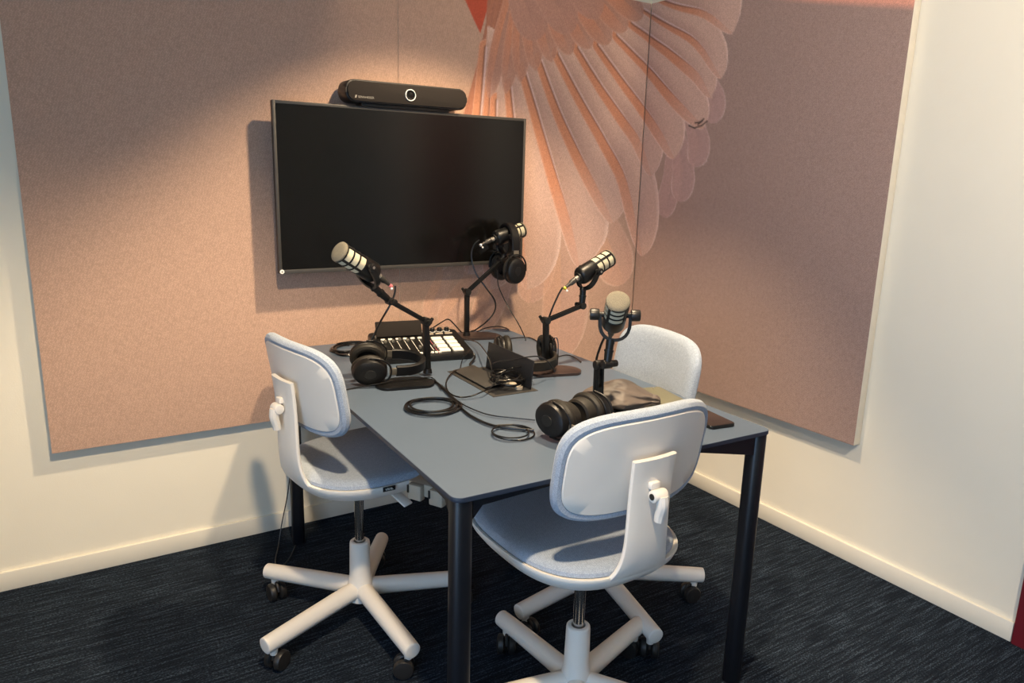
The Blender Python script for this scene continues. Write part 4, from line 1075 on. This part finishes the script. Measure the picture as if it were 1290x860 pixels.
# ------------------------------------------------------------------ cables
CABLES = {"mic_a": [[-1.521, -0.628, 1.022], [-1.525, -0.631, 0.998], [-1.541, -0.631, 0.963], [-1.56, -0.607, 0.914], [-1.549, -0.512, 0.844], [-1.486, -0.288, 0.744], [-1.541, -0.326, 0.744], [-1.588, -0.316, 0.744], [-1.587, -0.239, 0.744], [-1.537, -0.154, 0.744], [-1.485, -0.136, 0.744]], "mic_b": [[-0.981, -0.19, 1.11], [-1.001, -0.183, 1.089], [-1.013, -0.186, 1.049], [-1.006, -0.207, 0.987], [-0.978, -0.24, 0.931], [-0.943, -0.251, 0.88], [-0.943, -0.252, 0.836], [-0.978, -0.252, 0.798], [-0.976, -0.155, 0.744], [-1.041, -0.208, 0.744]], "hp_b": [[-0.932, -0.251, 0.998], [-0.935, -0.265, 0.938], [-0.912, -0.301, 0.861], [-0.902, -0.358, 0.808], [-0.857, -0.342, 0.744], [-0.885, -0.391, 0.744]], "mic_c": [[-0.986, -0.754, 1.004], [-1.001, -0.751, 0.978], [-1.024, -0.75, 0.93], [-1.025, -0.728, 0.875], [-1.038, -0.737, 0.811], [-1.062, -0.763, 0.757]], "mic_d": [[-1.212, -1.25, 0.956], [-1.21, -1.234, 0.929], [-1.216, -1.228, 0.89], [-1.219, -1.231, 0.827], [-1.202, -1.205, 0.744]], "hp1": [[-1.729, -0.719, 0.744], [-1.678, -0.709, 0.744], [-1.618, -0.732, 0.754], [-1.552, -0.718, 0.754], [-1.485, -0.732, 0.754], [-1.441, -0.722, 0.746], [-1.471, -0.841, 0.746]], "bundle": [[-1.453, -0.736, 0.746], [-1.455, -0.793, 0.746], [-1.476, -0.9, 0.746], [-1.487, -0.961, 0.746], [-1.505, -1.031, 0.746], [-1.512, -1.108, 0.746], [-1.502, -1.176, 0.746], [-1.476, -1.217, 0.746], [-1.447, -1.245, 0.746], [-1.428, -1.262, 0.746]], "thin": [[-1.452, -0.804, 0.746], [-1.482, -0.964, 0.746], [-1.478, -1.06, 0.746], [-1.461, -1.114, 0.746], [-1.425, -1.154, 0.746], [-1.382, -1.198, 0.746]], "loop_box": [[-1.237, -0.902, 0.8], [-1.253, -0.873, 0.79], [-1.298, -0.901, 0.79], [-1.325, -0.915, 0.775], [-1.354, -0.923, 0.757], [-1.402, -0.952, 0.757], [-1.434, -0.946, 0.748], [-1.465, -0.938, 0.748], [-1.47, -0.893, 0.748], [-1.447, -0.824, 0.748], [-1.403, -0.749, 0.748], [-1.352, -0.692, 0.748], [-1.313, -0.679, 0.748], [-1.286, -0.703, 0.748], [-1.289, -0.755, 0.748]], "arc": [[-1.095, -0.306, 0.75], [-1.129, -0.445, 0.77], [-1.2, -0.613, 0.79], [-1.264, -0.759, 0.8], [-1.297, -0.83, 0.79], [-1.312, -0.862, 0.76]], "lidtop": [[-1.35, -0.924, 0.828], [-1.318, -0.91, 0.828], [-1.279, -0.913, 0.828], [-1.222, -0.903, 0.828], [-1.182, -0.912, 0.828], [-1.126, -0.883, 0.8], [-1.1, -0.887, 0.765]], "mixer_right": [[-1.211, -0.569, 0.765], [-1.216, -0.583, 0.752], [-1.26, -0.63, 0.746], [-1.275, -0.69, 0.746], [-1.281, -0.761, 0.746], [-1.287, -0.81, 0.746]], "mixer_thin": [[-1.216, -0.549, 0.775], [-1.254, -0.586, 0.768], [-1.258, -0.572, 0.746], [-1.307, -0.652, 0.746]], "right": [[-0.941, -0.669, 0.744], [-0.885, -0.658, 0.744], [-0.881, -0.699, 0.744], [-0.901, -0.762, 0.744]], "hp3_loop": [[-1.04, -0.789, 0.747], [-1.035, -0.78, 0.793], [-1.029, -0.774, 0.831], [-1.021, -0.775, 0.844], [-1.016, -0.782, 0.829], [-1.021, -0.792, 0.781], [-1.026, -0.796, 0.755]], "rear": [[-0.981, -0.361, 0.744], [-0.939, -0.35, 0.744], [-0.882, -0.346, 0.744], [-0.849, -0.37, 0.744], [-0.864, -0.446, 0.744], [-0.923, -0.56, 0.744]], "rear2": [[-0.985, -0.185, 0.744], [-0.943, -0.187, 0.757], [-0.891, -0.193, 0.76], [-0.842, -0.176, 0.746], [-0.847, -0.209, 0.746]], "mixer_rear": [[-1.226, -0.282, 0.8], [-1.184, -0.269, 0.815], [-1.134, -0.225, 0.815], [-1.116, -0.235, 0.8], [-1.04, -0.153, 0.746], [-1.066, -0.254, 0.746]], "under": [[-1.724, -0.12, 0.279], [-1.743, -0.13, 0.183], [-1.77, -0.14, 0.083], [-1.797, -0.175, 0.004], [-1.828, -0.261, 0.004], [-1.826, -0.305, 0.004], [-1.781, -0.262, 0.004], [-1.73, -0.172, 0.004]]}
LAB = dict(
    mic_a=('microphone_cable', 'black cable from the left microphone down behind the mixer', 0.0032),
    mic_b=('microphone_cable', 'black cable curving down from the rear microphone to its base', 0.0032),
    hp_b=('headphone_cable', 'thin black cable hanging from the headphones on the rear microphone', 0.0020),
    mic_c=('microphone_cable', 'black cable from the yellow ringed microphone behind its stand', 0.0032),
    mic_d=('microphone_cable', 'black cable running down the split upright of the near microphone', 0.0032),
    hp1=('headphone_cable', 'thin black cable lying across the base plate of the left stand', 0.0018),
    bundle=('audio_cable', 'thick black cable from the left stand base to the near headphones', 0.0036),
    thin=('audio_cable', 'thin black cable above the thick one towards the near headphones', 0.0018),
    loop_box=('headphone_cable', 'shiny black cable looping over the left flap of the cable box', 0.0022),
    arc=('audio_cable', 'shiny black cable arching from the back of the table into the cable box', 0.0022),
    lidtop=('audio_cable', 'shiny black cable draped over the raised cable box lid', 0.0020),
    mixer_right=('audio_cable', 'black cable from the right side of the mixer into the cable box', 0.0035),
    mixer_thin=('audio_cable', 'thin black cable hanging from the right front corner of the mixer', 0.0018),
    right=('headphone_cable', 'short black cable at the right edge of the table behind the brown stand base', 0.0020),
    hp3_loop=('headphone_cable', 'thin black cable standing up in a narrow loop by the brown stand base', 0.0018),
    rear=('audio_cable', 'black cable lying right of the rear stand base', 0.0020),
    rear2=('audio_cable', 'black cable bowing up at the far table edge behind the rear stand', 0.0022),
    mixer_rear=('audio_cable', 'black cable arching behind the mixer to the rear stand', 0.0026),
    under=('power_cable', 'thin black cable hanging down behind the left chair onto the carpet', 0.0022),
)
for k, pts in CABLES.items():
    nm, lab, r = LAB[k]
    b = bmesh.new()
    tube(b, pts, r, 8, 8, floor=(0.003 if k == 'under' else SURF + r))
    tag(obj(nm, b, M['cable'], None), lab, 'cable', 'cables on and around the table')

def coil(name, lab, c, r, turns, rt, wob, z=SURF, squash=1.0, rot=0.0, lift=0.0, seed=1):
    rnd = random.Random(seed)
    K = int(turns) + 2
    off = [(rnd.uniform(-1, 1) * wob * r, rnd.uniform(-1, 1) * wob * r, 1 + rnd.uniform(-1, 1) * wob) for _ in range(K)]
    pts = []
    for i in range(int(turns * 16) + 1):
        a = 2 * math.pi * i / 16
        q = i / 16
        k, f = int(q), q - int(q)
        ox, oy, kr = (off[k][m] * (1 - f) + off[k + 1][m] * f for m in range(3))
        x, y = r * kr * math.cos(a) + ox, r * kr * squash * math.sin(a) + oy
        pts.append((c[0] + x * math.cos(rot) - y * math.sin(rot), c[1] + x * math.sin(rot) + y * math.cos(rot), z + rt + 0.75 * rt * q + lift * (1 + math.sin(a * 0.7 + 1))))
    b = bmesh.new(); tube(b, pts, rt, 8, 2); return tag(obj(name, b, M['cable'], None), lab, 'cable', 'cables on and around the table')

coil('coiled_cable', 'thick black cable wound in a flat coil in the middle of the near table half', (-1.566, -0.976), 0.064, 4.3, 0.0030, 0.17, seed=5)
coil('coiled_cable', 'thin black cable coil left of the near headphones', (-1.478, -1.255), 0.062, 2.3, 0.0020, 0.30, lift=0.003, seed=3)
coil('coiled_cable', 'black cable bundle behind the mixer at the far left of the table', (-1.540, -0.235), 0.075, 3.2, 0.0034, 0.22, squash=0.7, rot=0.8, seed=8)
coil('coiled_cable', 'tangle of black cables inside the open cable box', (-1.272, -0.885), 0.040, 4.5, 0.0026, 0.3, z=SURF + 0.006, squash=1.2, lift=0.012, seed=2)

# ------------------------------------------------------------------ pouch, notebook, phone
def pouch():
    from mathutils import noise
    bm = bmesh.new()
    bmesh.ops.create_icosphere(bm, subdivisions=6, radius=1.0)
    for v in bm.verts:
        x, y, z = v.co
        ang = math.atan2(z + 0.15, y + 1e-5)
        g = max(0.0, (x - 0.15) / 0.85)                 # towards the gathered neck
        pinch = 1 - 0.62 * g ** 1.1
        flare = 0.45 * max(0.0, (x - 0.80) / 0.20)
        fold = 1 + 0.24 * g * math.sin(9 * ang + 1.5 * x) + 0.05 * math.sin(5 * ang + 4 * x)
        n = noise.noise(Vector((x * 1.7, y * 1.7, z * 1.7 + 3))) * 0.20 + noise.noise(Vector((x * 4 + 7, y * 5, z * 4))) * 0.07
        f = (pinch + flare) * fold * (1 + n)
        px, py = x * 0.108 + 0.012 * n, y * 0.072 * f + 0.012 * x
        pz = z * 0.040 * f + 0.028 + 0.014 * math.exp(-((x + 0.1) / 0.5) ** 2) * max(0, z)
        pz *= 0.88
        v.co = (px, py, max(0.0, pz) if pz > 0.003 else 0.0)
    return bm
po = obj('cloth_pouch', pouch(), M['cloth'], None, angle=180)
po.location = (-1.095, -1.195, SURF + 0.0005)
po.rotation_euler = (0, 0, rad(-48))
tag(po, 'crumpled taupe satin drawstring pouch behind the near microphone stand', 'pouch')
nb = thing('notebook', 'olive green cloth folder lying right of the taupe pouch', 'folder', (-0.985, -1.215, SURF), rad(-12))
b = bmesh.new(); prism(b, rrect(-0.075, -0.10, 0.075, 0.10, 0.008, 4), 0.0, 0.014, 0.003); obj('cover', b, M['olive'], nb)
b = bmesh.new(); prism(b, rrect(-0.072, -0.097, 0.0755, 0.097, 0.006, 4), 0.003, 0.011, 0.0); obj('pages', b, M['greyplastic'], nb)
b = bmesh.new(); lathe(b, [(0.004, 0), (0.004, 0.002), (0.002, 0.003), (0, 0.003)], (0.045, 0.085, 0.0135), (0, 0, 1), 12); obj('snap', b, M['silver'], nb)
ph = thing('smartphone', 'dark brown smartphone lying face down near the right corner of the table', 'phone', (-0.966, -1.385, SURF), rad(-8))
b = bmesh.new(); prism(b, rrect(-0.040, -0.078, 0.040, 0.078, 0.010, 5), 0.0, 0.0085, 0.002); obj('body', b, M['black'], ph)
b = bmesh.new(); prism(b, rrect(-0.0385, -0.0765, 0.0385, 0.0765, 0.009, 5), 0.0080, 0.0092, 0.0003); obj('back_cover', b, M['phone'], ph)
